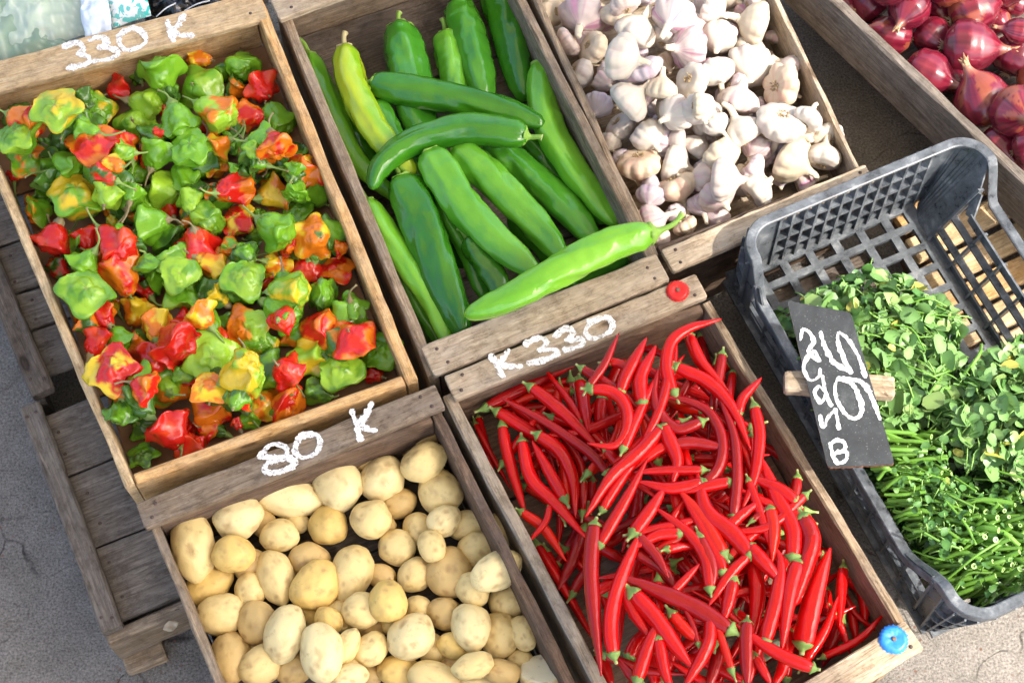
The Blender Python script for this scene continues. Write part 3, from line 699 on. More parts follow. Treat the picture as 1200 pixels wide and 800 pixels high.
# ---- red chillies: layer, thickness, points from the stem to the tip
c1 = (520, 320, 2.857); c2 = (700, 350, 2.667); c3 = (580, 560, 3.333); c4 = (820, 560, 3.333)
CH = [(c1, [
 (1, 25, [(105, 500), (155, 600), (215, 705)]), (1, 45, [(195, 510), (215, 610), (268, 790)]), (2, 48, [(177, 462), (250, 505), (330, 560), (370, 610)]), (2, 50, [(312, 540), (385, 590), (432, 685), (440, 795)]),
 (1, 42, [(548, 670), (500, 610), (420, 550), (320, 485), (215, 430)]), (2, 48, [(290, 380), (350, 425), (430, 495), (512, 582)]), (2, 28, [(462, 500), (410, 415), (345, 330)]), (1, 46, [(140, 450), (230, 402), (340, 350), (442, 305)]),
 (2, 50, [(455, 358), (468, 420), (482, 515)]), (2, 50, [(490, 388), (565, 397), (612, 455), (608, 535), (565, 580), (505, 572)]), (0, 50, [(530, 415), (525, 500), (552, 620)]), (1, 35, [(553, 298), (585, 302), (640, 330)]),
 (0, 40, [(487, 285), (540, 272), (600, 262)]), (2, 34, [(485, 380), (538, 305), (575, 225)]), (1, 42, [(560, 218), (650, 238), (760, 285)]), (0, 32, [(690, 190), (620, 190), (530, 240)]),
 (2, 52, [(665, 437), (660, 350), (700, 265)]), (1, 48, [(590, 400), (618, 330), (667, 238)]), (1, 42, [(600, 590), (655, 465), (712, 348)]), (2, 56, [(728, 517), (655, 600), (565, 680), (488, 795)]),
 (1, 45, [(770, 575), (715, 590), (655, 640)]), (1, 42, [(530, 795), (590, 700), (645, 628)]), (1, 48, [(405, 755), (362, 680), (308, 582)]), (0, 36, [(380, 560), (440, 640), (498, 682)]),
 (1, 40, [(465, 695), (467, 760)]), (1, 36, [(498, 690), (492, 770)]), (0, 34, [(115, 480), (130, 540), (160, 640)]), (0, 40, [(430, 395), (330, 400), (220, 440)])]),
 (c2, [
 (2, 44, [(240, 293), (217, 220), (233, 135), (290, 92), (365, 70)]), (2, 44, [(163, 133), (205, 112), (240, 72)]), (1, 46, [(285, 112), (325, 200), (395, 275)]), (1, 46, [(245, 212), (350, 262), (425, 345), (470, 450)]),
 (1, 40, [(330, 345), (275, 342), (222, 318)]), (2, 46, [(335, 577), (385, 520), (387, 425), (340, 345), (265, 315), (222, 308)]), (2, 44, [(327, 383), (250, 408), (195, 355), (178, 290), (188, 235)]), (2, 44, [(425, 685), (437, 560), (428, 430), (388, 322)]),
 (2, 38, [(440, 362), (455, 312), (498, 264)]), (2, 42, [(490, 335), (507, 430), (490, 560), (455, 650)]), (0, 42, [(375, 200), (388, 270)]), (1, 45, [(237, 455), (300, 450), (405, 468)]),
 (2, 38, [(330, 535), (220, 535), (138, 540)]), (1, 42, [(330, 572), (230, 592), (148, 575)]), (1, 40, [(412, 572), (360, 582), (290, 600)]), (1, 34, [(398, 530), (340, 520)]), (2, 42, [(5, 770), (90, 625), (147, 518)]),
 (1, 52, [(205, 395), (250, 500), (240, 560)]), (1, 52, [(395, 800), (330, 690), (268, 612)]), (2, 62, [(480, 800), (420, 730), (342, 665), (315, 560)]), (2, 40, [(400, 722), (440, 682), (498, 640)]), (2, 48, [(540, 655), (552, 720), (548, 800)]),
 (2, 58, [(612, 810), (612, 720), (562, 620), (520, 515)]), (1, 50, [(622, 635), (565, 592), (500, 565)]), (1, 62, [(640, 680), (668, 755), (640, 830)]), (0, 50, [(130, 585), (118, 680), (85, 770)]), (0, 42, [(305, 470), (322, 570)]), (0, 40, [(450, 480), (470, 600)]), (0, 40, [(440, 690), (520, 665)])]),
 (c3, [
 (2, 58, [(105, -147), (140, 0), (230, 92), (345, 220)]), (1, 48, [(100, 130), (190, 195), (262, 300)]), (2, 30, [(215, 105), (198, 170), (150, 228)]), (1, 46, [(165, 260), (220, 350), (315, 510)]), (1, 56, [(345, 200), (300, 325), (258, 412)]),
 (2, 66, [(390, 178), (376, 330), (385, 500), (412, 742)]), (2, 64, [(465, 693), (450, 580), (482, 420), (572, 203)]), (1, 50, [(412, 255), (490, 122), (558, -5)]), (1, 62, [(540, 215), (600, 135), (655, 50)]), (2, 48, [(720, 215), (640, 222), (555, 265)]),
 (1, 40, [(670, 277), (740, 265), (800, 268)]), (2, 52, [(840, 435), (822, 310), (752, 212), (643, 128)]), (1, 50, [(890, 370), (880, 330), (800, 180), (735, 70)]), (0, 62, [(695, 280), (760, 360), (825, 440)]), (2, 44, [(560, 222), (635, 310), (665, 365)]),
 (1, 62, [(545, 285), (650, 350), (705, 435)]), (2, 74, [(922, 592), (780, 502), (640, 442), (508, 388)]), (1, 50, [(470, 405), (435, 420), (395, 450)]), (1, 58, [(500, 425), (540, 520), (598, 610)]), (1, 82, [(540, 450), (620, 540), (692, 640), (758, 725)]),
 (2, 54, [(690, 528), (745, 592), (805, 640)]), (2, 56, [(555, 790), (600, 650), (647, 553)]), (0, 66, [(522, 702), (560, 640), (630, 565)]), (2, 26, [(795, 650), (760, 545), (700, 448)]), (2, 28, [(960, 575), (865, 492), (788, 450)]), (2, 62, [(840, 550), (832, 650), (748, 800)]),
 (2, 36, [(925, 750), (885, 625), (848, 528)]), (1, 52, [(640, 625), (660, 740), (690, 830)]), (1, 42, [(575, 810), (530, 768), (490, 718)]), (1, 44, [(303, 452), (325, 410), (360, 350)]), (0, 50, [(408, 272), (490, 315)]), (0, 52, [(600, 680), (622, 800)]), (0, 58, [(405, 680), (450, 790)]), (2, 36, [(688, 455), (720, 420), (783, 352)]), (1, 50, [(915, 397), (898, 520)]), (1, 60, [(885, 655), (835, 810)])]),
 (c4, [
 (2, 46, [(192, 300), (122, 370), (50, 475)]), (1, 56, [(0, 230), (48, 345), (45, 430)]), (2, 70, [(190, 265), (245, 325), (300, 385)]), (2, 74, [(400, 145), (440, 230), (422, 330), (382, 465)]), (1, 64, [(205, 320), (226, 450), (205, 625)]),
 (2, 62, [(255, 640), (300, 470), (318, 330), (300, 290)]), (2, 68, [(385, 325), (352, 450), (325, 640)]), (2, 92, [(402, 655), (430, 520), (465, 400), (500, 300)]), (2, 58, [(130, 398), (112, 480), (95, 545)]), (2, 50, [(562, 348), (552, 450), (548, 550)]),
 (1, 64, [(570, 385), (635, 440), (645, 550)]), (1, 30, [(560, 445), (608, 528), (665, 577)]), (2, 48, [(405, 725), (490, 592), (532, 485)]), (0, 58, [(488, 430), (500, 520), (545, 610)]), (1, 30, [(525, 525), (560, 600), (580, 660)]), (1, 36, [(480, 700), (615, 635), (702, 548)]),
 (2, 58, [(445, 742), (350, 705), (250, 650), (160, 585)]), (2, 58, [(185, 558), (180, 650), (186, 800)]), (1, 38, [(215, 690), (275, 800)]), (1, 58, [(345, 590), (330, 720), (290, 810)]), (0, 60, [(550, 560), (490, 710)]), (1, 30, [(205, 165), (260, 118)]), (0, 52, [(260, 225), (145, 315)]), (0, 44, [(245, 155), (155, 240)]), (0, 40, [(590, 510), (610, 620)]), (0, 44, [(420, 470), (430, 640)])])]
def chilli_filler():
    rng = random.Random(77); out = []
    q = [(545, 500), (815, 385), (1040, 735), (760, 880)]
    for i in range(250):
        u, v = rng.random(), rng.uniform(.02, .96)
        cx = (q[0][0]*(1-u)+q[1][0]*u)*(1-v)+(q[3][0]*(1-u)+q[2][0]*u)*v; cy = (q[0][1]*(1-u)+q[1][1]*u)*(1-v)+(q[3][1]*(1-u)+q[2][1]*u)*v
        a = rng.uniform(0, 6.28); l = rng.uniform(44, 62); b = rng.uniform(-18, 18)
        m = (max(560, cx), cy)
        pts = [(m[0]-l*math.cos(a), m[1]-l*math.sin(a)), (m[0]-b*math.sin(a), m[1]+b*math.cos(a)), (m[0]+l*math.cos(a), m[1]+l*math.sin(a))]
        out.append((-1 if i < 150 else 0.5, rng.uniform(11.5, 15.5), pts, i))
    return out
SKIP = set()
def chillies():
    pile = Pile(.122, .74, .25); L = chilli_filler()
    for (ox, oy, s), rows in CH:
        zm = zoomer(ox, oy, s)
        for lay, wd, pts in rows: L.append((lay, wd/s, [zm(p) for p in pts], None))
    # keep fillers inside the walls
    def inside(p):
        return p[0] > 552+(p[1]-470)*.50 and p[0] < 832+(p[1]-380)*.585 and p[1] > 480-(p[0]-545)*.40 and p[1] < 890-(p[0]-770)*.58
    n = 0
    for (lay, wd, pts, fid) in sorted(L, key=lambda r: r[0]):
        n += 1
        if fid is not None and (not all(inside(p) for p in pts)): continue
        if ('chilli', n) in SKIP: continue
        rng = random.Random(3000+n); R0 = wd/2*MM*.89
        if fid is None:
            (xa, ya), (xb, yb) = pts[-2], pts[-1]; dl = math.hypot(xb-xa, yb-ya); ext = 9/max(dl, 1); pts = pts+[(xb+(xb-xa)*ext, yb+(yb-ya)*ext)]
        Q = cr(pts, 9)
        t = np.linspace(0, 1, 9); prof = lambda t: np.interp(t, [0, .03, .10, .30, .55, .78, .92, 1], [.62, .80, .95, 1.0, .90, .62, .34, .10])
        Rs = R0*prof(t)
        tilt = np.zeros(9); f = lambda z: np.array([np.array(U(x, y, z+dz)) for (x, y), dz in zip(Q, tilt)])
        P = pile.drop(f, Rs, .085); zc = P[0, 2]-tilt[0]
        # let the head, then the tail, settle further
        for pat in (1-t, t):
            for k in range(24):
                old = tilt.copy(); tilt = tilt-.002*pat; P2 = f(zc)
                if pile.hit(P2, Rs) or abs(tilt).max() > .045: tilt = old; break
        arch = .35*R0*np.sin(np.pi*t)*rng.uniform(-.6, .6); tilt = tilt+arch; P = f(zc); pile.add(P, Rs)
        C = cr(P, 30); tt = np.linspace(0, 1, 30); R = R0*prof(tt)*np.array([1+.05*nz((x*7, 0, 0), 1, n)+.025*nz((x*22, 1, 0), 1, n) for x in tt])
        seg = 14; th = np.linspace(0, 6.283, seg, endpoint=False); ph = rng.uniform(0, 6)
        sh = np.array([1+.045*np.cos(2*th+ph+x*2)+.03*np.cos(3*th+ph*2-x*3)-.05*np.exp(-((th-ph-.6*x) % 6.283-3.14)**2/.2) for x in tt])
        V, F = tube(C, R, seg, True, sh)
        d = rng.uniform(.78, 1.08); base = np.array((.58*d, .004*d, .004*d))
        k_ = rng.random(); base = np.array((.30, .004, .005)) if k_ < .2 else np.array((.60, .012, .004)) if k_ > .93 else base
        cv = np.repeat(np.array([base*(1+.12*nz((x*3, 2, 0), 1, n)) for x in tt]), seg, axis=0)
        o = mesh_obj('red_chilli', V, F, M['chilli'], None, base_loc(V), True, cv)
        T_ = (C[0]-C[2]); T_ /= np.linalg.norm(T_); r0 = R[0]; r1 = R[1]
        bend = np.array([rng.uniform(-.5, .5), rng.uniform(-.5, .5), rng.uniform(0, .5)])*.003
        sl_ = rng.uniform(.003, .010); sp_ = cr([C[0]-T_*.0030, C[0]-T_*.0006, C[0]+T_*.0022, C[0]+T_*(.004+sl_)+bend], 9)
        sr_ = np.interp(np.linspace(0, 1, 9), [0, .18, .45, .62, 1], [r1*1.05, r1*1.03, r0*.80, max(.0012, r0*.42), max(.0010, r0*.34)])
        shp = np.array([1+(.16 if k < 2 else .03)*np.cos(5*th) for k in range(9)])
        SV, SF = tube(sp_, sr_, seg, True, shp)
        g = rng.uniform(.8, 1.15); sc_ = np.tile(np.array((.17*g, .27*g, .06*g)), (len(SV), 1)); sc_[-seg*2:] = np.array((.36, .36, .14))*g
        mesh_obj('stem', SV, SF, M['stem'], o, tuple(C[0]), True, sc_)
        tag(o, None, 'chilli', 'red chillies in the crate')
        q = np.array(pts); chord = np.hypot(*(q[-1]-q[0])); arc = sum(np.hypot(*(q[i+1]-q[i])) for i in range(len(q)-1))
        ratio = arc/max(chord, 1); shape = 'straight' if ratio < 1.012 else 'bent' if ratio < 1.05 else 'curved' if ratio < 1.25 else 'hooked'
        size = 'short' if arc < 62 else 'long' if arc > 112 else ''
        thick = 'thin' if wd < 13.2 and arc <= 112 else 'fat' if wd > 19.5 else ''
        dx, dy = q[-1]-q[0]; k = int(((math.degrees(math.atan2(dy, dx))+45) % 360)//90)
        pose = 'tip ' + ('toward the watercress', 'toward the blue cap', 'toward the potatoes', 'toward the plank')[k]
        ITEMS.append((o, 'C', float(q[:, 0].mean()), float(q[:, 1].mean()), 'red chilli', [x for x in (thick, size, shape) if x], pose, n))
chillies()

# ---- long green peppers: layer, width, colour, points stem -> tip, label
GP = [
 (0, 34, 'd', [(405, 130), (425, 172), (446, 215)], 'dark green long pepper wedged under the yellowish pepper'),
 (0, 44, 'd', [(470, 190), (505, 232), (540, 300)], 'dark green long pepper buried beneath the middle of the heap'),
 (0, 34, 'm', [(510, 235), (545, 288), (564, 338)], 'slim green pepper squeezed between two thick peppers in the heap'),
 (0, 36, 'd', [(548, 280), (574, 318), (590, 345)], 'short dark pepper showing behind the big lime front pepper'),
 (0, 30, 'd', [(612, 158), (640, 190), (668, 228)], 'dark thin pepper low beside the wrinkled lime pepper'),
 (0, 30, 'd', [(476, 345), (490, 372), (510, 405)], 'dark green pepper end in the front corner below its neighbours'),
 (0, 38, 'm', [(735, 305), (700, 316), (662, 330)], 'small rounded green pepper tucked under the big front pepper'),
 (0, 34, 'm', [(452, 290), (482, 340), (512, 392)], 'slim pepper lower down beside the thick dented dark one'),
 (0, 32, 'm', [(440, 120), (462, 165), (492, 215)], 'slim green pepper low between the yellowish and the blocky pepper'),
 (0, 34, 'm', [(655, 150), (672, 200), (700, 250)], 'slender pepper against the side board under the wrinkled one'),
 (0, 34, 'd', [(600, 250), (640, 290), (668, 330)], 'dark pepper low under the ends of the slanting row'),
 (0, 58, 'm', [(468, 30), (478, 85), (488, 135), (505, 175)], 'blocky square shouldered green pepper standing near the bare dark bottom'),
 (1, 38, 'l', [(522, 38), (530, 80), (538, 125)], 'short light green pepper between the blocky one and the wrinkled one'),
 (1, 48, 'D', [(578, -25), (598, 40), (612, 105)], 'dark glossy pepper running out at the back of the crate'),
 (1, 48, 'm', [(536, 2), (552, 48), (566, 108)], 'dented mid green pepper pointing at the back plank'),
 (1, 31, 'L', [(362, 64), (371, 85), (392, 132), (420, 190), (466, 232)], 'slender lime pepper lying along the crate side nearest the bonnet peppers'),
 (2, 44, 'Y', [(404, 56), (412, 98), (440, 155), (486, 206)], 'yellowish green pepper with its dry stalk turned aside'),
 (1, 36, 'L', [(430, 236), (466, 298), (505, 352), (522, 395)], 'bright lime pepper lying in the front corner along the side board'),
 (1, 50, 'D', [(470, 208), (494, 262), (520, 328), (541, 382)], 'thick dark green pepper with dents ending at the front plank'),
 (1, 46, 'l', [(502, 178), (538, 236), (580, 282), (620, 314)], 'light green speckled pepper in the middle of the slanting row'),
 (1, 44, 'l', [(534, 172), (580, 214), (630, 264), (655, 296)], 'second of the slanting light peppers under the curved one'),
 (2, 48, 'm', [(570, 168), (618, 203), (658, 240), (692, 276)], 'mid green pepper with a yellow blush beside the wrinkled lime one'),
 (2, 42, 'W', [(633, 76), (640, 138), (666, 192), (700, 236), (722, 264)], 'wrinkled lime pepper with an upright curled stalk along the garlic side'),
 (2, 40, 'D', [(618, 160), (590, 156), (540, 152), (480, 168), (446, 196), (436, 222)], 'curved green pepper arching over the heap with a bright streak'),
 (3, 43, 'D', [(434, 98), (470, 106), (530, 117), (592, 130), (640, 148)], 'dark glossy pepper lying straight across the top of the heap'),
 (3, 43, 'L', [(764, 273), (718, 286), (662, 314), (602, 348), (544, 370)], 'big lime pepper on top at the front with a hooked stalk over the plank'),
]
GC = {'d': ((.022, .105, .006), (.045, .17, .008)), 'D': ((.020, .125, .006), (.05, .21, .008)), 'm': ((.036, .19, .012), (.08, .29, .02)), 'l': ((.065, .26, .014), (.14, .38, .028)),
      'L': ((.10, .33, .014), (.19, .44, .03)), 'W': ((.085, .32, .014), (.18, .45, .03)), 'Y': ((.17, .37, .010), (.44, .49, .018))}
def long_peppers():
    pile = Pile(.110, .72, .26)
    for i, (lay, wd, key, pts, label) in enumerate(GP):
        rng = random.Random(500+i); R0 = wd/2*MM*.98; n9 = 11
        if lay < 2 or key == 'm':
            (xa, ya), (xb, yb) = pts[-2], pts[-1]; dl = math.hypot(xb-xa, yb-ya); pts = pts+[(xb+(xb-xa)*14/dl, yb+(yb-ya)*14/dl)]
        Q = cr(pts, n9); t = np.linspace(0, 1, n9)
        prof = lambda t: np.interp(t, [0, .02, .06, .16, .40, .68, .88, .96, .988, 1], [.42, .68, .88, 1, .98, .88, .68, .46, .28, .07])
        Rs = R0*prof(t)*.95; tilt = np.zeros(n9); f = lambda z: np.array([np.array(U(x, y, z+dz)) for (x, y), dz in zip(Q, tilt)])
        P = pile.drop(f, Rs, .09); zc = P[0, 2]
        for pat in (1-t, t):
            for k in range(24):
                old = tilt.copy(); tilt = tilt-.002*pat
                if pile.hit(f(zc), Rs) or abs(tilt).max() > .05: tilt = old; break
        if lay == 3 and key == 'L': zc = max(zc, .238); tilt = np.maximum(tilt, -.02*t)
        P = f(zc); pile.add(P, Rs)
        n, seg = 70, 30; C = cr(P, n); tt = np.linspace(0, 1, n); th = np.linspace(0, 2*math.pi, seg, endpoint=False); ph = rng.uniform(0, 6); wr = .10 if key == 'W' else .06
        sh = []; cols = []
        a0, b0 = np.array(GC[key][0]), np.array(GC[key][1])
        tw = rng.uniform(.4, 1.2)
        for x in tt:
            twist = ph+x*tw
            lob = .10*np.cos(3*(th-twist))+.06*np.cos(2*(th+ph*1.7-.8*x))
            row = [1+l+wr*nz((x*11, math.cos(a)*.9, math.sin(a)*.9), 1, i)+.06*nz((x*6, math.cos(a)*1.5, math.sin(a)*1.5), 1, i+40)+.028*nz((x*22, math.cos(a)*2.4, math.sin(a)*2.4), 1, i+80) for a, l in zip(th, lob)]
            row = [r_-.26*(1-x*.55)*math.exp(-((math.sin(1.5*(a-twist+.35*math.sin(x*7+i)))/.26)**2))*(.5+.9*abs(nz((x*4, i, 0), 1, 3)))-(.055 if key == 'W' else .02)*math.sin(x*58+4*nz((x*6, math.cos(a), math.sin(a)), 1, i))*max(0, nz((x*3, math.cos(a), math.sin(a)), 1, i+5)+.25) for r_, a in zip(row, th)]
            sh.append(row)
            cols += [a0+(b0-a0)*min(1, max(0, .45+.75*nz((x*1.7, math.cos(a)*.7, math.sin(a)*.7), 1, i+7)+.35*nz((x*9, math.cos(a)*2, math.sin(a)*2), 1, i+3))) for a in th]
        V, F = tube(C, R0*prof(tt), seg, True, np.array(sh))
        o = mesh_obj('green_pepper', V, F, M['longpepper'], None, base_loc(V), True, np.array(cols))
        T_ = C[0]-C[3]; T_ /= np.linalg.norm(T_); upv = np.array((0, 0, 1.)); sdv = np.cross(T_, upv)
        big = i in (22, 25); sl_ = .036 if big else rng.uniform(.010, .02); bn = (.012 if i == 22 else -.014 if i == 25 else rng.uniform(-.006, .006))
        rc = R0*.62; sp_ = cr([C[0]-T_*.004, C[0]+T_*.0015, C[0]+T_*.006, C[0]+T_*(.006+sl_*.6)+sdv*bn*.25+upv*(.014 if i == 22 else .003), C[0]+T_*(.006+sl_)+sdv*bn+upv*(.024 if i == 22 else .003)], 14)
        sr_ = np.interp(np.linspace(0, 1, 14), [0, .10, .22, .34, .8, 1], [rc, rc*.95, rc*.42, .0034, .0030, .0042]); s14 = 16; t2 = np.linspace(0, 6.283, s14, endpoint=False)
        shp = np.array([1+(.15 if k < 2 else .05)*np.cos(5*t2+ph) for k in range(14)])
        SV, SF = tube(sp_, sr_, s14, True, shp); sc_ = np.tile(np.array((.20, .36, .05)), (len(SV), 1)); sc_[-s14:] = (.45, .42, .22)
        if key in 'Y': sc_[:] = (.42, .36, .17)
        mesh_obj('stem', SV, SF, M['stem'], o, tuple(C[0]), True, sc_)
        tag(o, label, 'green pepper', 'long green peppers in the crate')
long_peppers()
# ---- garlic: cx, cy, diameter, direction of the neck in the picture, its lift (negative shows the root), tone, layer
g1 = zz(620, 0, 3.478); g2 = zz(820, 0, 3.478); g3 = zz(600, 200, 3.636)
GA = []
for z_, rows in ((g1, [(85, 50, 118, 200, -35, 'c', 1), (215, 72, 178, 100, 20, 'p', 1), (325, 85, 96, 40, 10, 'p', 0), (385, 10, 120, 250, 10, 'k', 1), (440, 120, 168, -55, 35, 'w', 2), (585, 70, 172, 112, 15, 'p', 1),
    (735, 40, 145, 60, 10, 'k', 1), (155, 180, 118, 150, -20, 'k', 1), (270, 200, 130, 5, -38, 'c', 1), (390, 238, 170, 25, 15, 'w', 2), (640, 200, 170, 160, 25, 'p', 2), (770, 160, 145, 100, 10, 'w', 1),
    (213, 310, 130, 20, -30, 'w', 1), (312, 332, 96, 60, 20, 'k', 1), (415, 405, 168, -35, 25, 'w', 2), (538, 358, 125, -80, 30, 'c', 2), (675, 330, 138, -10, -42, 'w', 2), (770, 300, 135, 80, 0, 'k', 1),
    (275, 435, 118, 100, 10, 'v', 1), (380, 522, 130, 30, -40, 'w', 2), (330, 585, 88, 120, 0, 'w', 1), (490, 560, 132, 60, 10, 'w', 1), (590, 462, 140, 140, 20, 'w', 1), (692, 452, 135, 70, 10, 'w', 1),
    (600, 572, 96, 180, 5, 'k', 1), (685, 600, 136, -55, 20, 'w', 2), (450, 680, 158, 80, -55, 's', 2), (600, 672, 150, 20, 0, 'w', 1), (370, 640, 80, 120, 0, 'v', 0), (605, 770, 156, 60, -35, 's', 2),
    (490, 768, 105, 160, 10, 'v', 1), (705, 692, 80, 40, 0, 'v', 0), (778, 655, 135, 100, 15, 'w', 1), (785, 405, 84, 80, 0, 'k', 0), (780, 522, 90, 60, 0, 'w', 1), (555, 262, 90, 60, 10, 'b', 0), (510, 500, 75, 0, 0, 'v', 0),
    (525, 440, 96, 120, 0, 'k', 0), (50, 5, 90, 0, 0, 'k', 0), (545, 165, 90, 20, 0, 'w', 0), (480, 320, 80, 0, 0, 'v', 0), (160, 120, 80, 0, 0, 'k', 0), (690, 760, 90, 0, 0, 'p', 0)]),
  (g2, [(213, 95, 165, 190, 10, 'c', 2), (222, 12, 96, -20, 0, 'k', 1), (200, 192, 150, -70, 20, 'w', 1), (205, 278, 182, 95, 18, 'w', 2), (160, 402, 155, -75, 40, 'k', 1), (342, 358, 165, -12, -30, 's', 2),
    (250, 440, 80, 0, 0, 'v', 0), (170, 532, 152, 235, 25, 'w', 2), (328, 512, 178, 110, -72, 'w', 2), (442, 480, 118, -60, 5, 'w', 1), (505, 632, 142, -75, 18, 'w', 1), (388, 662, 182, 40, 5, 'c', 2),
    (225, 612, 118, 120, 5, 'p', 1), (95, 642, 146, 60, 10, 'c', 1), (222, 690, 108, 30, -20, 'v', 1), (240, 772, 140, -40, 15, 'w', 1), (108, 732, 155, 10, 10, 'k', 2), (432, 748, 110, -18, 10, 'p', 1),
    (70, 512, 98, 60, 0, 'w', 1), (60, 300, 118, 60, 10, 'w', 1), (5, 430, 95, 0, 0, 'c', 1), (60, 40, 130, 40, 5, 'w', 1), (330, 590, 90, 0, 0, 'v', 0), (290, 250, 80, 0, 0, 'k', 0), (300, 150, 80, 0, 0, 'k', 0), (330, 730, 90, 0, 0, 'v', 0), (20, 560, 90, 0, 0, 'k', 0), (140, -20, 130, 60, 10, 'w', 1)]),
  (g3, [(605, 212, 138, -12, 15, 'p', 2), (588, 112, 112, 100, 0, 'v', 1), (812, 150, 115, 80, 5, 'v', 1), (742, 242, 95, 50, -30, 'b', 1), (640, 298, 92, 40, 0, 'k', 1), (880, 110, 150, 60, 10, 'k', 1), (700, 185, 80, 0, 0, 'v', 0), (875, 205, 95, 0, 0, 'p', 0)])):
    GA += [(*z_(r[:2]), r[2]/ZS[z_], *r[3:]) for r in rows]
GTONE = {'w': ((.52, .47, .39), (.50, .38, .36), .40, 'white'), 'c': ((.51, .43, .31), (.50, .38, .28), .40, 'cream'), 'k': ((.50, .42, .36), (.50, .31, .33), .6, 'pinkish'), 'p': ((.49, .41, .38), (.40, .19, .28), .85, 'purple streaked'),
         'v': ((.50, .44, .45), (.38, .25, .33), .6, 'dull mauve'), 's': ((.54, .44, .31), (.52, .32, .24), .7, 'peeling'), 'b': ((.60, .48, .36), (.40, .26, .16), .6, 'brownish')}
def revolve(prof_u, nu, nt, fr, fz):
    """closed surface from profile functions fr(u, th), fz(u, th)"""
    us = np.linspace(0, 1, nu); th = np.linspace(0, 2*math.pi, nt, endpoint=False)
    V = [(0, 0, 0)]; 
    r = np.array([[fr(u, t) for t in th] for u in us[1:-1]]); z = np.array([[fz(u, t) for t in th] for u in us[1:-1]])
    V = [(0, 0, float(np.mean([fz(0, t) for t in th])))]
    for i in range(nu-2):
        V += list(zip(r[i]*np.cos(th), r[i]*np.sin(th), z[i]))
    V.append((0, 0, float(np.mean([fz(1, t) for t in th])))); n = nu-2
    F = [(0, 1+(j+1) % nt, 1+j) for j in range(nt)]
    for i in range(n-1):
        for j in range(nt):
            q = (j+1) % nt; F.append((1+i*nt+j, 1+i*nt+q, 1+(i+1)*nt+q, 1+(i+1)*nt+j))
    e = len(V)-1; F += [(e, 1+(n-1)*nt+j, 1+(n-1)*nt+(j+1) % nt) for j in range(nt)]
    uu = np.r_[0, np.repeat(us[1:-1], nt), 1]; tt = np.r_[0, np.tile(th, n), 0]
    return np.array(V), F[:], uu, tt
def garlic_filler():
    rng = random.Random(8); out = []
    while len(out) < 34:
        x, y = rng.uniform(640, 1000), rng.uniform(-10, 300)
        if x < 630+y*.506+24 or x > 913+y*.492-22 or y > 293-.40*(x-766)-22: continue
        out.append((x, y, rng.uniform(30, 42), 0, 0, rng.choice('wkvpc'), 0))
    return out
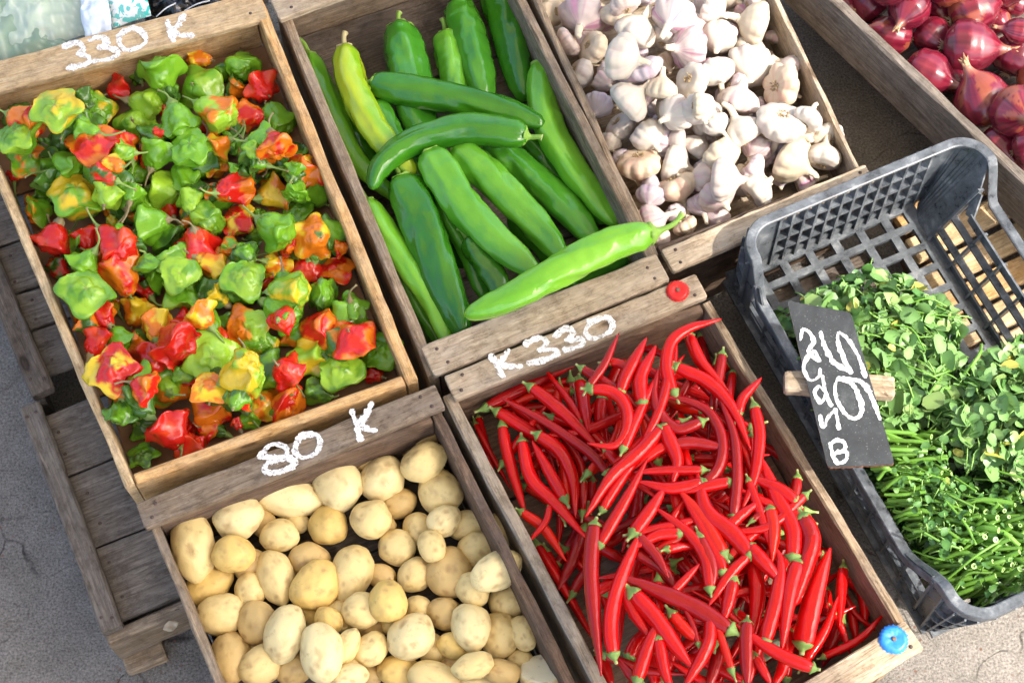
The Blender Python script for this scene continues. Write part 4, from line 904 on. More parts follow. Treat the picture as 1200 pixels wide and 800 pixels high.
def garlic():
    pile = Pile(.124, .72, .25)
    for i, (px, py, dia, ang, el, tone, lay) in enumerate(sorted(GA+garlic_filler(), key=lambda r: r[6])):
        rng = random.Random(1500+i); R = dia/2*MM*1.18
        if lay == 0 and el == 0: ang = rng.uniform(0, 360); el = rng.uniform(-40, 50)
        ax = idir(ang, el)
        f = lambda z: np.array([np.array(U(px, py, z))-ax*.12*R, np.array(U(px, py, z))+ax*.25*R])
        P = pile.drop(f, [R*.88, R*.62], .09); pile.add(P, [R*.88, R*.62]); c = P[0]+ax*.12*R
        n = rng.choice((7, 8, 9, 10, 11)); ph = rng.uniform(0, 6); c1_, c2_, am, word = GTONE[tone]; deep = .15 if tone == 's' else .085
        offs = [rng.uniform(-.12, .12) for _ in range(n)]; sq = rng.uniform(.78, .9)
        PU = [0, .06, .16, .30, .45, .60, .72, .82, .90, .96, 1]; PR = [0, .30, .68, .95, 1.0, .88, .60, .34, .21, .18, .0]; PZ = [-.60, -.70, -.72, -.52, -.18, .20, .50, .66, .78, .92, .95]
        def clove(t):
            k = (t-ph)/(2*math.pi)*n; fr_ = k-math.floor(k); return abs(math.sin(math.pi*fr_))**.55, int(math.floor(k)) % n
        def fr(u, t):
            cl, k = clove(t); w_ = math.exp(-((u-.42)/.26)**2); return np.interp(u, PU, PR)*(1+w_*(deep*(cl-.6)*2+offs[k]*.5))
        def fz(u, t): return np.interp(u, PU, PZ)*sq
        V, F, uu, tt = revolve(None, 26, 60, fr, fz)
        lump = np.array([nz(v, 1.6, i)*.06+nz(v, 5, i+9)*.012 for v in V]); V = V*(1+lump[:, None])
        bend = rng.uniform(-.35, .35); V[:, 0] += bend*np.clip(V[:, 2]-.35, 0, None)**2
        streak = np.array([nz((math.cos(t)*7, math.sin(t)*7, u*1.4), 1, i+3)+.8*nz((math.cos(t)*2, math.sin(t)*2, u*2), 1, i+5) for u, t in zip(uu, tt)])
        mk = np.clip(streak*1.7+.05, 0, 1)[:, None]*min(1, am*1.25)
        cl = np.array([clove(t)[0] for t in tt]); 
        col = np.array(c1_)*(1-mk)+np.array(c2_)*mk
        if tone == 's':
            gsel = np.clip((.35-cl)*2.5, 0, .6)[:, None]*(np.abs(uu-.35) < .4)[:, None]; col = col*(1-gsel)+np.array((.58, .36, .26))*gsel
        tip = np.clip((uu-.84)*6, 0, 1)[:, None]*.35; col = col*(1-tip)+np.array((.62, .50, .34))*tip
        Bm = basis(ax, rng.uniform(0, 6)); W = V*R @ Bm + c
        o = mesh_obj('garlic_bulb', W, F, M['garlic'], None, base_loc(W), True, col)
        # root plate
        mb = MB(); rp = c-ax*R*sq*.60
        for k in range(46):
            a = rng.uniform(0, 6.283); rr_ = R*.24*math.sqrt(rng.random()); d = (Bm[0]*math.cos(a)+Bm[1]*math.sin(a)); s0 = rp+d*rr_
            e_ = s0-ax*R*rng.uniform(.08, .2)+d*R*rng.uniform(0, .10); tv, tf = tube([s0+ax*R*.05, (s0+e_)/2, e_], [.0009, .0008, .0004], 4); q = rng.uniform(.7, 1.1); mb.add(tv, tf, (.44*q, .33*q, .19*q))
        mb.build('roots', M['paper'], o, tuple(rp))
        st = c+ax*R*sq*1.02+Bm[0]*R*bend*.35; ln = R*rng.choice((.08, .12, .3, .7))
        tv, tf = tube(cr([st-ax*R*.2, st+ax*ln*.5, st+ax*ln+Bm[0]*ln*rng.uniform(-.4, .4)], 8), R*np.linspace(.175, .11, 8), 10, True, 1+.15*np.cos(np.outer(np.ones(8), np.linspace(0, 6.28, 10))*5))
        mesh_obj('stalk', tv, tf, M['paper'], o, tuple(st), True, np.tile((.66, .57, .42), (len(tv), 1)))
        tag(o, None, 'garlic', 'garlic bulbs in the crate')
        ITEMS.append((o, 'G', px, py, 'garlic bulb', ['large' if dia > 44 else 'small' if dia < 29 else 'medium sized', word], ('half buried' if lay == 0 else 'root showing' if el < -25 else 'neck ' + ('toward the onions', 'toward the plank', 'toward the peppers', 'toward the back')[int(((ang+45) % 360)//90)])))
garlic()

# ---- red onions: cx, cy, diameter, elongation, neck direction, lift
o1 = zz(950, 0, 3.48)
ON = [(*o1(r[:2]), r[2]/3.48, *r[3:]) for r in [(325, 142, 165, 1.28, 190, 5, 1), (235, 20, 150, 1.1, 230, 10, 1), (400, 38, 165, 1.05, 120, 10, 1), (520, 38, 125, 1.0, 80, 20, 0), (662, 45, 205, 1.1, -20, 10, 1), (500, 150, 150, 1.0, 60, 20, 0),
     (645, 192, 215, 1.08, 10, 8, 1), (478, 300, 190, 1.1, 35, 10, 1), (700, 410, 220, 1.02, 235, 35, 1), (845, 458, 205, 1.05, 90, 45, 2), (835, 228, 175, 1.0, -60, 30, 1), (770, 605, 170, 1.08, 60, 10, 0),
     (845, 128, 110, 1.15, 190, 5, 1), (830, 15, 110, 1.1, 200, 10, 0), (130, 8, 100, 1.0, 60, 20, 0), (880, 690, 130, 1.0, 100, 20, 0), (760, 90, 110, 1.0, 60, 30, 0), (600, 330, 120, 1.0, 80, 20, 0), (920, 330, 150, 1.0, 0, 40, 1), (900, 600, 150, 1.0, 0, 30, 0), (950, 60, 150, 1.0, 0, 20, 1), (330, -60, 160, 1, 40, 20, 1), (560, -60, 170, 1, 40, 20, 1), (800, -60, 170, 1, 40, 20, 1), (960, 480, 150, 1, 30, 20, 1)]]
def onions():
    pile = Pile(.138, .78, .28); words = ['']*40
    for i, (px, py, dia, elong, ang, el, lay) in enumerate(sorted(ON, key=lambda r: r[6])):
        rng = random.Random(2500+i); R = dia/2*MM*1.20/math.sqrt(elong); ax = idir(ang, el)
        f = lambda z: np.array([np.array(U(px, py, z))-ax*.1*R, np.array(U(px, py, z))+ax*.25*R])
        P = pile.drop(f, [R*.95, R*.8], .16); pile.add(P, [R*.95, R*.8]); c = P[0]+ax*.1*R
        PU = [0, .05, .15, .30, .46, .62, .76, .86, .93, .97, 1]; PR = [0, .22, .58, .92, 1.0, .88, .58, .30, .15, .13, 0]; PZ = [-.86, -.88, -.80, -.50, -.04, .42, .78, 1.0, 1.22, 1.42, 1.45]
        fr = lambda u, t: np.interp(u, PU, PR)*(1+.02*math.cos(2*t+i)+.012*math.cos(5*t+i)); fz = lambda u, t: np.interp(u, PU, PZ)*elong*.96
        V, F, uu, tt = revolve(None, 36, 56, fr, fz); V *= (1+np.array([nz(v, 1.7, i)*.05 for v in V]))[:, None]
        st = np.array([nz((math.cos(t)*9, math.sin(t)*9, u*.35), 1, i)*.9+.35*nz((math.cos(t)*22, math.sin(t)*22, u*.3), 1, i+4) for u, t in zip(uu, tt)])
        pt = np.array([nz((math.cos(t)*1.4, math.sin(t)*1.4, u*2.2), 1, i+8) for u, t in zip(uu, tt)])
        base = np.array((.15, .008, .022)); dark = np.array((.045, .004, .010)); lite = np.array((.26, .035, .055)); brn = np.array((.30, .09, .035))
        col = np.empty((len(V), 3))
        for k, (s_, p_) in enumerate(zip(st, pt)):
            q = base*(1-max(0, min(1, s_*1.2)))+lite*max(0, min(1, s_*1.2))*.9
            q = q*(1-max(0, min(.8, -s_*1.3)))+dark*max(0, min(.8, -s_*1.3))
            if p_ > .18: q = q*.45+(brn if rng.random() < .97 and i % 3 == 0 else dark)*.55
            col[k] = q
        tip = np.clip((uu-.86)*7, 0, 1)[:, None]; col = col*(1-tip)+np.array((.40, .20, .12))*tip
        Bm = basis(ax, rng.uniform(0, 6)); W = V*R @ Bm + c
        o = mesh_obj('red_onion', W, F, M['onion'], None, base_loc(W), True, col)
        nb = c+ax*R*elong*1.32; mb = MB()
        for k in range(7):
            d = Bm[0]*math.cos(k*.9+i)+Bm[1]*math.sin(k*.9+i); ln = R*rng.uniform(.15, .4)
            tv, tf = tube([nb+d*R*.05-ax*R*.10, nb+d*R*.09+ax*ln*.5, nb+d*R*rng.uniform(.1, .24)+ax*ln], [R*.08, R*.06, R*.012], 6); q = rng.uniform(.7, 1.1); mb.add(tv, tf, (.46*q, .27*q, .15*q))
        mb.build('dry_neck', M['paper'], o, tuple(nb), True)
        rb = c-ax*R*elong*.80; mb = MB()
        for k in range(24):
            d = Bm[0]*math.cos(k*2.4)+Bm[1]*math.sin(k*2.4); e_ = rb+d*R*rng.uniform(.05, .28)-ax*R*rng.uniform(.05, .25); tv, tf = tube([rb, (rb+e_)/2, e_], [.0009, .0008, .0004], 4); mb.add(tv, tf, (.36, .26, .17))
        mb.build('roots', M['paper'], o, tuple(rb))
        tag(o, None, 'onion', 'red onions in the crate')
        ITEMS.append((o, 'O', px, py, 'red onion', ['big' if dia > 53 else 'small' if dia < 39 else '', 'elongated' if elong > 1.2 else 'round'], 'sunk between the others' if lay == 0 else 'neck ' + ('away from garlic', 'toward the plastic', 'toward the garlic', 'toward the back')[int(((ang+45) % 360)//90)]))
onions()

# ---- bonnet peppers: cx, cy, diameter, view (t stem at the viewer, b blossom end at the viewer, s side), colours, stem direction in the picture, layer
def q(ox, oy, rows, s=5.333): f = zoomer(ox, oy, s); return [(*f(r[:2]), r[2]/s, *r[3:]) for r in rows]
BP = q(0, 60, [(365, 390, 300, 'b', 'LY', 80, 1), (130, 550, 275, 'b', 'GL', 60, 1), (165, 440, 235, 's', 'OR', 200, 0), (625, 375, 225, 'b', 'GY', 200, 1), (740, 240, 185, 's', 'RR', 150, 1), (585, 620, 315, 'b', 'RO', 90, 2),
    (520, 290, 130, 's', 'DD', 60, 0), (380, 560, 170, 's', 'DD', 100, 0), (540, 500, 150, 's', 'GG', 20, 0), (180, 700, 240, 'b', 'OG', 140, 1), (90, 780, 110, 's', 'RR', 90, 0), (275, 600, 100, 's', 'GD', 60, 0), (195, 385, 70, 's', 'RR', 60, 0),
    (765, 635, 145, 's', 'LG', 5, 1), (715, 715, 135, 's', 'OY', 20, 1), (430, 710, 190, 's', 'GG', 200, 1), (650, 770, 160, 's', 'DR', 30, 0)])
BP += q(130, 50, [(310, 195, 285, 's', 'GG', 80, 2), (550, 105, 160, 's', 'OY', 10, 1), (690, 185, 125, 's', 'GD', -80, 1), (545, 285, 290, 't', 'GL', 160, 2), (660, 440, 255, 's', 'LO', 210, 2), (215, 375, 210, 's', 'LL', 190, 2), (150, 510, 280, 't', 'LG', 100, 2),
    (425, 495, 225, 's', 'GG', 250, 1), (510, 685, 255, 'b', 'GG', 90, 2), (280, 695, 220, 's', 'GG', 110, 2), (685, 645, 165, 's', 'OY', -30, 2), (722, 525, 90, 's', 'DG', 40, 0), (760, 615, 80, 's', 'DG', 0, 0), (660, 790, 160, 'b', 'YO', 60, 1), (165, 770, 135, 's', 'GG', 180, 0),
    (330, 430, 90, 's', 'RR', 70, 0), (300, 570, 80, 's', 'RR', 10, 0), (175, 225, 90, 's', 'DG', 60, 0)])
BP += q(230, 60, [(290, 85, 215, 's', 'GG', 260, 1), (245, 235, 150, 's', 'DO', 140, 1), (415, 240, 195, 's', 'RR', 60, 1), (330, 410, 195, 's', 'RO', 10, 1), (510, 430, 215, 's', 'GG', 235, 2), (490, 580, 215, 's', 'RO', 250, 1), (345, 625, 110, 's', 'LG', 60, 1), (230, 590, 110, 's', 'DG', 300, 0),
    (625, 650, 165, 'b', 'DG', 60, 1), (615, 735, 120, 's', 'GG', 100, 1), (390, 695, 150, 's', 'DG', 20, 0), (690, 690, 80, 's', 'OY', 60, 0), (240, 735, 80, 's', 'GG', 120, 0)])
BP += q(20, 190, [(370, 245, 320, 'b', 'YG', 110, 2), (565, 220, 195, 's', 'LL', 95, 1), (140, 310, 205, 's', 'GO', -30, 1), (235, 485, 235, 's', 'RR', 290, 2), (430, 490, 170, 's', 'RR', 60, 1), (610, 510, 240, 's', 'RR', 225, 2), (650, 690, 255, 's', 'OR', 60, 2), (430, 630, 185, 's', 'GG', 320, 1),
    (260, 665, 150, 's', 'RD', 60, 0), (700, 240, 175, 's', 'GG', 90, 1), (790, 350, 190, 's', 'GG', 10, 1), (180, 130, 165, 's', 'DD', 60, 0), (150, 220, 110, 's', 'GD', 30, 0), (740, 600, 90, 's', 'OO', 45, 0), (600, 370, 80, 's', 'YL', 70, 0), (650, 440, 100, 's', 'GG', 20, 0)])
BP += q(150, 180, [(65, 130, 180, 's', 'GG', 10, 1), (240, 235, 240, 's', 'LL', 22, 2), (350, 155, 175, 's', 'GG', 240, 0), (150, 435, 250, 's', 'GG', -8, 2), (390, 300, 165, 's', 'LG', 80, 0), (490, 400, 225, 's', 'GL', 250, 1), (430, 555, 275, 't', 'RR', 265, 2), (672, 220, 225, 's', 'RO', 150, 1), (690, 440, 220, 'b', 'RY', 45, 2),
    (640, 580, 130, 's', 'OG', 265, 1), (525, 690, 190, 's', 'OY', 200, 1), (300, 715, 275, 'b', 'LG', 200, 2), (530, 255, 130, 's', 'DO', 20, 0), (255, 520, 190, 's', 'DG', 230, 1), (95, 275, 165, 's', 'GG', 300, 0), (20, 250, 165, 's', 'GG', 90, 1), (270, 360, 100, 's', 'RR', 60, 0), (740, 640, 150, 's', 'DG', 60, 0), (120, 690, 170, 's', 'DG', 250, 0)])
BP += q(270, 200, [(258, 150, 225, 's', 'YO', 145, 2), (285, 370, 225, 's', 'GG', 215, 2), (420, 130, 165, 's', 'GG', 285, 1), (430, 260, 175, 'b', 'GG', 60, 1), (240, 60, 110, 's', 'GD', 60, 0), (390, 35, 140, 's', 'DG', 100, 0), (530, 410, 260, 't', 'OY', 30, 2), (350, 460, 140, 's', 'OR', 200, 0), (260, 595, 240, 't', 'YO', 190, 2), (480, 600, 210, 't', 'RR', 290, 2),
    (670, 640, 230, 'b', 'RO', 90, 1), (690, 480, 130, 's', 'OR', 0, 1), (100, 530, 135, 's', 'DG', 60, 0), (170, 290, 100, 's', 'DG', 60, 0), (150, 420, 100, 's', 'DG', 160, 0), (370, 745, 230, 's', 'LY', 185, 2), (570, 765, 180, 's', 'GG', 20, 0), (90, 700, 245, 'b', 'LG', 110, 2)])
BP += q(60, 320, [(205, 150, 315, 'b', 'LG', 130, 2), (325, 270, 150, 's', 'RO', 60, 1), (540, 240, 205, 's', 'OY', 100, 2), (290, 430, 165, 's', 'RR', 110, 1), (430, 420, 195, 's', 'GG', 240, 2), (550, 440, 140, 's', 'OD', 30, 0), (390, 630, 315, 'b', 'RY', 70, 2), (655, 535, 235, 's', 'RR', 95, 2), (660, 330, 190, 's', 'OY', 80, 1), (600, 110, 135, 's', 'RD', 60, 0), (395, 205, 90, 's', 'YO', 60, 0), (240, 330, 155, 's', 'DO', 60, 0),
    (580, 715, 185, 's', 'RO', 200, 2), (735, 735, 225, 't', 'LO', 60, 2)])
BP += q(190, 310, [(150, 195, 265, 'b', 'GL', 110, 1), (110, 70, 225, 'b', 'LG', 200, 2), (90, 480, 270, 's', 'RR', 230, 2), (240, 330, 180, 's', 'OY', 50, 1), (415, 395, 160, 's', 'DG', 60, 0), (560, 390, 270, 'b', 'LO', 300, 2), (620, 495, 205, 'b', 'GY', 250, 1), (745, 340, 160, 't', 'RR', 140, 1), (310, 580, 325, 'b', 'LL', 210, 2), (500, 690, 260, 's', 'YL', 165, 2), (340, 205, 150, 's', 'DY', 30, 0), (130, 690, 130, 's', 'LG', 10, 1), (300, 785, 200, 'b', 'YO', 100, 2), (545, 560, 100, 's', 'DG', 20, 0)])
BP += q(320, 310, [(280, 175, 190, 's', 'GD', 200, 0), (460, 235, 180, 't', 'GG', 250, 1), (270, 370, 220, 's', 'RO', 185, 2), (460, 430, 230, 't', 'RO', 235, 2), (150, 430, 170, 's', 'OG', 60, 1), (190, 560, 215, 's', 'LY', 150, 1), (395, 640, 240, 'b', 'LG', 80, 2), (630, 525, 225, 'b', 'GG', 40, 2), (75, 625, 200, 't', 'RR', 210, 2), (265, 745, 160, 's', 'DG', 20, 0), (105, 750, 120, 't', 'RR', 70, 1), (485, 590, 120, 's', 'RO', 90, 0), (595, 645, 95, 's', 'RR', 20, 0), (310, 545, 110, 's', 'DG', 70, 0)], 5)
BP += q(110, 420, [(170, 340, 190, 's', 'GD', 285, 2), (300, 420, 165, 't', 'DG', 200, 1), (480, 450, 240, 's', 'RR', 60, 1), (590, 560, 210, 's', 'RR', 120, 0), (310, 615, 190, 'b', 'DG', 60, 0), (710, 450, 130, 's', 'OR', 200, 1), (770, 445, 105, 's', 'DD', 20, 0), (600, 450, 120, 's', 'RR', 0, 0)])
BP += q(230, 420, [(310, 330, 200, 's', 'GD', 100, 1), (515, 350, 300, 't', 'OY', 290, 2), (410, 480, 160, 's', 'GG', 150, 0), (320, 510, 90, 's', 'RR', 60, 0), (620, 425, 80, 's', 'DG', 60, 0), (20, 660, 100, 's', 'RR', 60, 0)], 6.667)
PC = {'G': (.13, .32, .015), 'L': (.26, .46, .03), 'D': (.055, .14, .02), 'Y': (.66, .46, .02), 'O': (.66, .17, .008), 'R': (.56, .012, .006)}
PW = {'G': 'green', 'L': 'lime', 'D': 'dark green', 'Y': 'yellow', 'O': 'orange', 'R': 'red'}
def pepper_filler():
    rng = random.Random(31); out = []
    while len(out) < 84:
        x, y = rng.uniform(20, 460), rng.uniform(90, 540)
        if x < 30+(y-250)*.42+14 or x > 300+(y-6)*.42-12 or y < 130-.25*x+10 or y > 540-.40*(x-200)-12: continue
        if math.hypot(x-185, y-530) < 60: continue
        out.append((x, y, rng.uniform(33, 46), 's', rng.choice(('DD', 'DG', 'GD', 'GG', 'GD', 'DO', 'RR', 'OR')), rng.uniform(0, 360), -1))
    return out
def bonnets():
    pile = Pile(.130, .62, .262)
    for i, (px, py, dia, view, cc, ang, lay) in enumerate(sorted(BP+pepper_filler(), key=lambda r: r[6])):
        rng = random.Random(4200+i); R = dia/2*MM*1.05
        kind = rng.choice('bbbll') if view == 's' else rng.choice('bbh')
        el = {'s': rng.uniform(-22, 28), 't': rng.uniform(42, 72), 'b': rng.uniform(-78, -48)}[view]
        ax = idir(ang, el)
        if view == 't': ax = ax+TOCAM*.45
        if view == 'b': ax = ax-TOCAM*.45
        ax /= np.linalg.norm(ax)
        hs = {'b': 1.15, 'l': 1.45, 'h': .80}[kind]*rng.uniform(.92, 1.1); 
        n = rng.choice((3, 4, 4, 5)); ph = rng.uniform(0, 6); la = rng.uniform(.10, .24); lz = rng.uniform(.12, .40); wr = .15 if 'R' in cc[0] and rng.random() < .6 else .095
        body = {'b': .66, 'l': .60, 'h': .72}[kind]; flare = {'b': 1.0, 'l': .86, 'h': 1.08}[kind]
        PU = [0, .05, .13, .24, .36, .46, .53, .60, .68, .78, .88, .95, 1]
        PR = [0, .14, .34, .52, body, .82*flare, .98*flare, .95*flare, .70, .52, .38, .16, 0]
        PZ = [.60, .63, .56, .38, .12, -.10, -.26, -.36, -.36, -.44, -.54, -.56, -.52]
        def brim(u): return math.exp(-((u-.53)/.10)**2)
        def pk(u): return math.exp(-((u-.84)/.12)**2)
        def fr(u, t):
            lob = math.cos(n*(t-ph)+.5*math.sin(t+ph*2)); s_ = math.exp(-((u-.36)/.16)**2)
            return np.interp(u, PU, PR)*(1+la*lob*brim(u)+.07*lob*s_+.16*pk(u)*math.cos(n*(t-ph)+1.0))
        def fz(u, t):
            lob = math.cos(n*(t-ph)+.5*math.sin(t+ph*2)); l2 = math.cos(2*t+ph*3)
            return np.interp(u, PU, PZ)*hs+brim(u)*(lz*.55*lob-.12*l2)+.05*pk(u)*math.cos(n*(t-ph)+2)
        V, F, uu, tt = revolve(None, 34, 46, fr, fz)
        lump = np.array([nz(v, 1.5, i)*wr*1.3+nz(v, 3.6, i+200)*wr*.62+nz(v, 8.5, i+400)*wr*.18-.10*math.exp(-(nz(v, 1.9, i+50)/.055)**2)*min(1, abs(v[2])+.35) for v in V]); V = V*(1+lump[:, None])
        bend = rng.uniform(-.22, .22); V[:, 0] += bend*V[:, 2]**2
        sc_ = .92 if view != 's' else .92/ max(.85, (hs*1.15+2)/3.2)
        Bm = basis(ax, rng.uniform(0, 6)); W0 = V @ Bm
        ex_ = max(np.ptp(W0[:, 0]), np.ptp(W0[:, 1]*math.cos(TILT)+W0[:, 2]*math.sin(TILT)))
        sc_ = dia*MM*1.22/ex_/R; W0 = W0*R*sc_
        off = ax*(R*.03)
        rs = np.array([.62, .52, .42])*R*sc_*(.80 if view == 's' else .66)/.66
        f = lambda z: np.array([np.array(U(px, py, z)), np.array(U(px, py, z))+ax*R*sc_*.34, np.array(U(px, py, z))-ax*R*sc_*.28])
        P = pile.drop(f, rs, .09); pile.add(P, rs); c = P[0]
        W = W0+c
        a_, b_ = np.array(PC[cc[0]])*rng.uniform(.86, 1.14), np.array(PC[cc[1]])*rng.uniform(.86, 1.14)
        if cc[0] == cc[1]: b_ = b_*np.array((1.35, 1.25, 1.1)) if cc[0] != 'R' else np.array((.60, .06, .01))
        fld = np.array([1.5*nz(v, 1.3, i+600)+.5*nz(v, 4.5, i+700)+.45*(math.exp(-((u-.55)/.14)**2)-.35) for v, u in zip(V, uu)])
        mk = np.clip(fld*2.1+.06+(.12 if cc[0] != cc[1] else 0), 0, 1)[:, None]; mk = mk*mk*(3-2*mk)*(1 if cc[0] != cc[1] else .75)
        col = a_*(1-mk)+b_*mk
        # pale ribs and the corky ring at the blossom end
        cork = np.clip((uu-.965)*20, 0, .6)[:, None]; col = col*(1-cork)+np.array((.30, .24, .10))*cork
        o = mesh_obj('bonnet_pepper', W, F, M['pepper'], None, base_loc(W), True, col)
        top = c+(np.array((bend*(.6*hs)**2, 0, .60*hs))*R*sc_*(1+lump[0])) @ Bm
        ln = rng.uniform(.018, .036) if rng.random() < .62 else rng.uniform(.004, .012); sd = Bm[0]*rng.uniform(-1, 1)+Bm[1]*rng.uniform(-1, 1)
        sp_ = cr([top-ax*R*.16, top-ax*.0005, top+ax*.0035, top+ax*ln*.55+sd*ln*.15, top+ax*ln*.9+sd*ln*.55+np.array((0, 0, -.1*ln))], 14)
        rc = R*.24*sc_; sr_ = np.interp(np.linspace(0, 1, 14), [0, .16, .30, .40, .92, 1], [rc, rc*.95, rc*.45, .00135, .0011, .0016]); sg = 10
        shp = np.array([1+(.2 if k < 3 else .05)*np.cos(5*np.linspace(0, 6.283, sg, endpoint=False)) for k in range(14)])
        SV, SF = tube(sp_, sr_, sg, True, shp); g = rng.uniform(.8, 1.2); br = rng.random() < .35
        sc2 = np.tile(np.array((.20, .30, .07))*g if not br else np.array((.24, .19, .09))*g, (len(SV), 1)); sc2[-sg*2:] = (.28, .22, .10)
        mesh_obj('stem', SV, SF, M['stem'], o, tuple(top), True, sc2)
        tag(o, None, 'bonnet pepper', 'bonnet peppers in the crate')
        w1, w2 = PW[cc[0]], PW[cc[1]]; cw = w1 if w1 == w2 or (cc[0] in 'GLD' and cc[1] in 'GLD') else f'{w1} and {w2}'
        pose = {'s': 'on its side', 't': 'stem up', 'b': 'upside down'}[view] if lay > 0 else 'half buried'
        ITEMS.append((o, 'A', px, py, 'bonnet pepper', [('big' if dia > 48 else 'small' if dia < 29 else ''), cw], pose))
bonnets()

# ---- watercress
def poly_in(p, poly):
    x, y = p; c = False
    for i in range(len(poly)):
        (x1, y1), (x2, y2) = poly[i], poly[i-1]
        if (y1 > y) != (y2 > y) and x < (x2-x1)*(y-y1)/(y2-y1)+x1: c = not c
    return c
def sample(poly, rng):
    xs, ys = [p[0] for p in poly], [p[1] for p in poly]
    while True:
        p = (rng.uniform(min(xs), max(xs)), rng.uniform(min(ys), max(ys)))
        if poly_in(p, poly): return p
def leaf(mb, c, n, d, L, W_, cup, colr, rng):
    n = np.array(n)/np.linalg.norm(n); d = np.array(d)-n*(np.array(d)@n); d /= np.linalg.norm(d)+1e-9; s_ = np.cross(n, d); V = [c+n*0]
    out = [(0, -.5, .0), (.36, -.40, .05), (.50, -.05, .10), (.40, .32, .06), (.12, .52, -.06), (-.12, .52, -.06), (-.40, .32, .06), (-.50, -.05, .10), (-.36, -.40, .05)]
    fx = rng.uniform(-.7, .5)
    for x, y, h in out:
        j = rng.uniform(.9, 1.1); V.append(c+s_*x*W_*j+d*y*L*j+n*(h*cup*L+fx*y*y*L+rng.uniform(-.03, .03)*L))
    V[0] = c-n*.04*cup*L
    k = len(out); g = np.tile(colr, (k+1, 1)); g[0] = np.array(colr)*1.12+np.array((.02, .03, .005))
    mb.add(V, [(0, 1+i, 1+(i+1) % k) for i in range(k)], None); mb.C.append(g)
def in_crate(p, m=.006):
    v = Vector(p)-kO; x, y = v.dot(kX), v.dot(kY); o = .010+m
    return o < x < KW-o-.070*(ZH-p[2])/(ZH-ZB) and o < y < KL-o
def cress(name, label, leaf_sets, stem_sets, seed, group):
    rng = random.Random(seed); ref = leaf_sets[0][0]; rx = sum(p[0] for p in ref)/len(ref); ry = sum(p[1] for p in ref)/len(ref)
    root = empty('watercress_bunch', tuple(U(rx, ry, ZB+.01))); tag(root, label, 'watercress', group)
    lm = MB(); sm = MB(); cm = MB()
    for poly, nl, zf_, sz, tone in leaf_sets:
        cx = sum(p[0] for p in poly)/len(poly); cy = sum(p[1] for p in poly)/len(poly)
        for k in range(nl):
            p = sample(poly, rng); zt_ = zf_(*p); z = zt_-abs(rng.gauss(0, .020)); z = max(ZB+.012, z); c = np.array(U(p[0], p[1], z))
            if not in_crate(c, .010): continue
            n = np.array((rng.gauss(0, .85)+(p[0]-cx)*.004, rng.gauss(0, .85)-(p[1]-cy)*.004, 1.0)); a = rng.uniform(0, 6.28); d = np.array((math.cos(a), math.sin(a), 0))
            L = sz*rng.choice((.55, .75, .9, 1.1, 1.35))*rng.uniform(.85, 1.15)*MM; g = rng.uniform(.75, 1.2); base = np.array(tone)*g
            q_ = rng.random(); base = base*np.array((1.6, 1.25, 1.3)) if q_ < .14 else base*np.array((2.6, 1.25, .8)) if q_ > .97 else base
            leaf(lm, c, n, d, L, L*rng.uniform(.78, 1.02), rng.uniform(.4, 1.6), base, rng)
            if rng.random() < .45:
                e_ = c-d*L*1.1+np.array((rng.uniform(-.006, .006), rng.uniform(-.006, .006), -rng.uniform(.004, .016))); b0 = c-d*L*.45
                tv, tf = tube([b0, (b0+e_)/2+np.array((0, 0, .002)), e_], [.0007, .0008, .0010], 5); sm.add(tv, tf, (.20*g, .36*g, .08*g))
    for poly, ns_, ang, el, lng, zf_, rad in stem_sets:
        for k in range(ns_):
            p = sample(poly, rng); z = max(ZB+.012, zf_(*p)-abs(rng.gauss(0, .014))); e_ = np.array(U(p[0], p[1], z)); a = ang+rng.gauss(0, 13); dv = idir(a, el+rng.gauss(0, 11))
            ln = lng*rng.uniform(.6, 1.2)*MM; r = rad*rng.uniform(.7, 1.25)*MM; cv = np.array((rng.gauss(0, .1), rng.gauss(0, .1), rng.gauss(.05, .1)))*ln
            while ln > .02 and not in_crate(e_-dv*ln): ln *= .8
            if not in_crate(e_) or not in_crate(e_-dv*ln): continue
            s0_ = e_-dv*ln; s0_[2] = max(s0_[2], ZB+.012); cv[2] = abs(cv[2])
            pts = cr([s0_, (s0_+e_)/2+cv, e_], 9); tv, tf = tube(pts, np.linspace(r*.85, r, 9), 8, False); g = rng.uniform(.65, 1.25); sm.add(tv, tf, (.115*g, .26*g, .03*g))
            T_ = pts[-1]-pts[-2]; T_ /= np.linalg.norm(T_); B_ = basis(T_); th = np.linspace(0, 6.283, 8, endpoint=False); ring = lambda rr_, o: [e_+T_*o+(B_[0]*math.cos(t)+B_[1]*math.sin(t))*rr_ for t in th]
            V = ring(r, 0)+ring(r*.45, .0002)+ring(r*.42, -.0012); F = [(i, (i+1) % 8, 8+(i+1) % 8, 8+i) for i in range(8)]+[(8+i, 8+(i+1) % 8, 16+(i+1) % 8, 16+i) for i in range(8)]+[tuple(range(16, 24))]
            cm.add(V, F); cc_ = np.tile((.26*g, .42*g, .13*g), (24, 1)); cc_[16:] = (.10, .20, .03); cm.C.append(cc_)
    lm.build('leaves', M['leaf'], root, tuple(root.location), True); 
    if sm.V: sm.build('stems', M['leaf'], root, tuple(root.location), True)
    if cm.V: cm.build('cut_ends', M['leaf'], root, tuple(root.location))
GL_, GD_, GM_ = (.14, .275, .08), (.025, .080, .016), (.055, .150, .032)  # darkest green has the shade deep between leaves and stems put into it
def dome(cx, cy, rx, ry, z0, h): return lambda x, y: z0+h*max(0, 1-((x-cx)/rx)**2-((y-cy)/ry)**2)**.6 if ((x-cx)/rx)**2+((y-cy)/ry)**2 < 1 else z0
GRP = 'watercress bunches in the plastic crate'
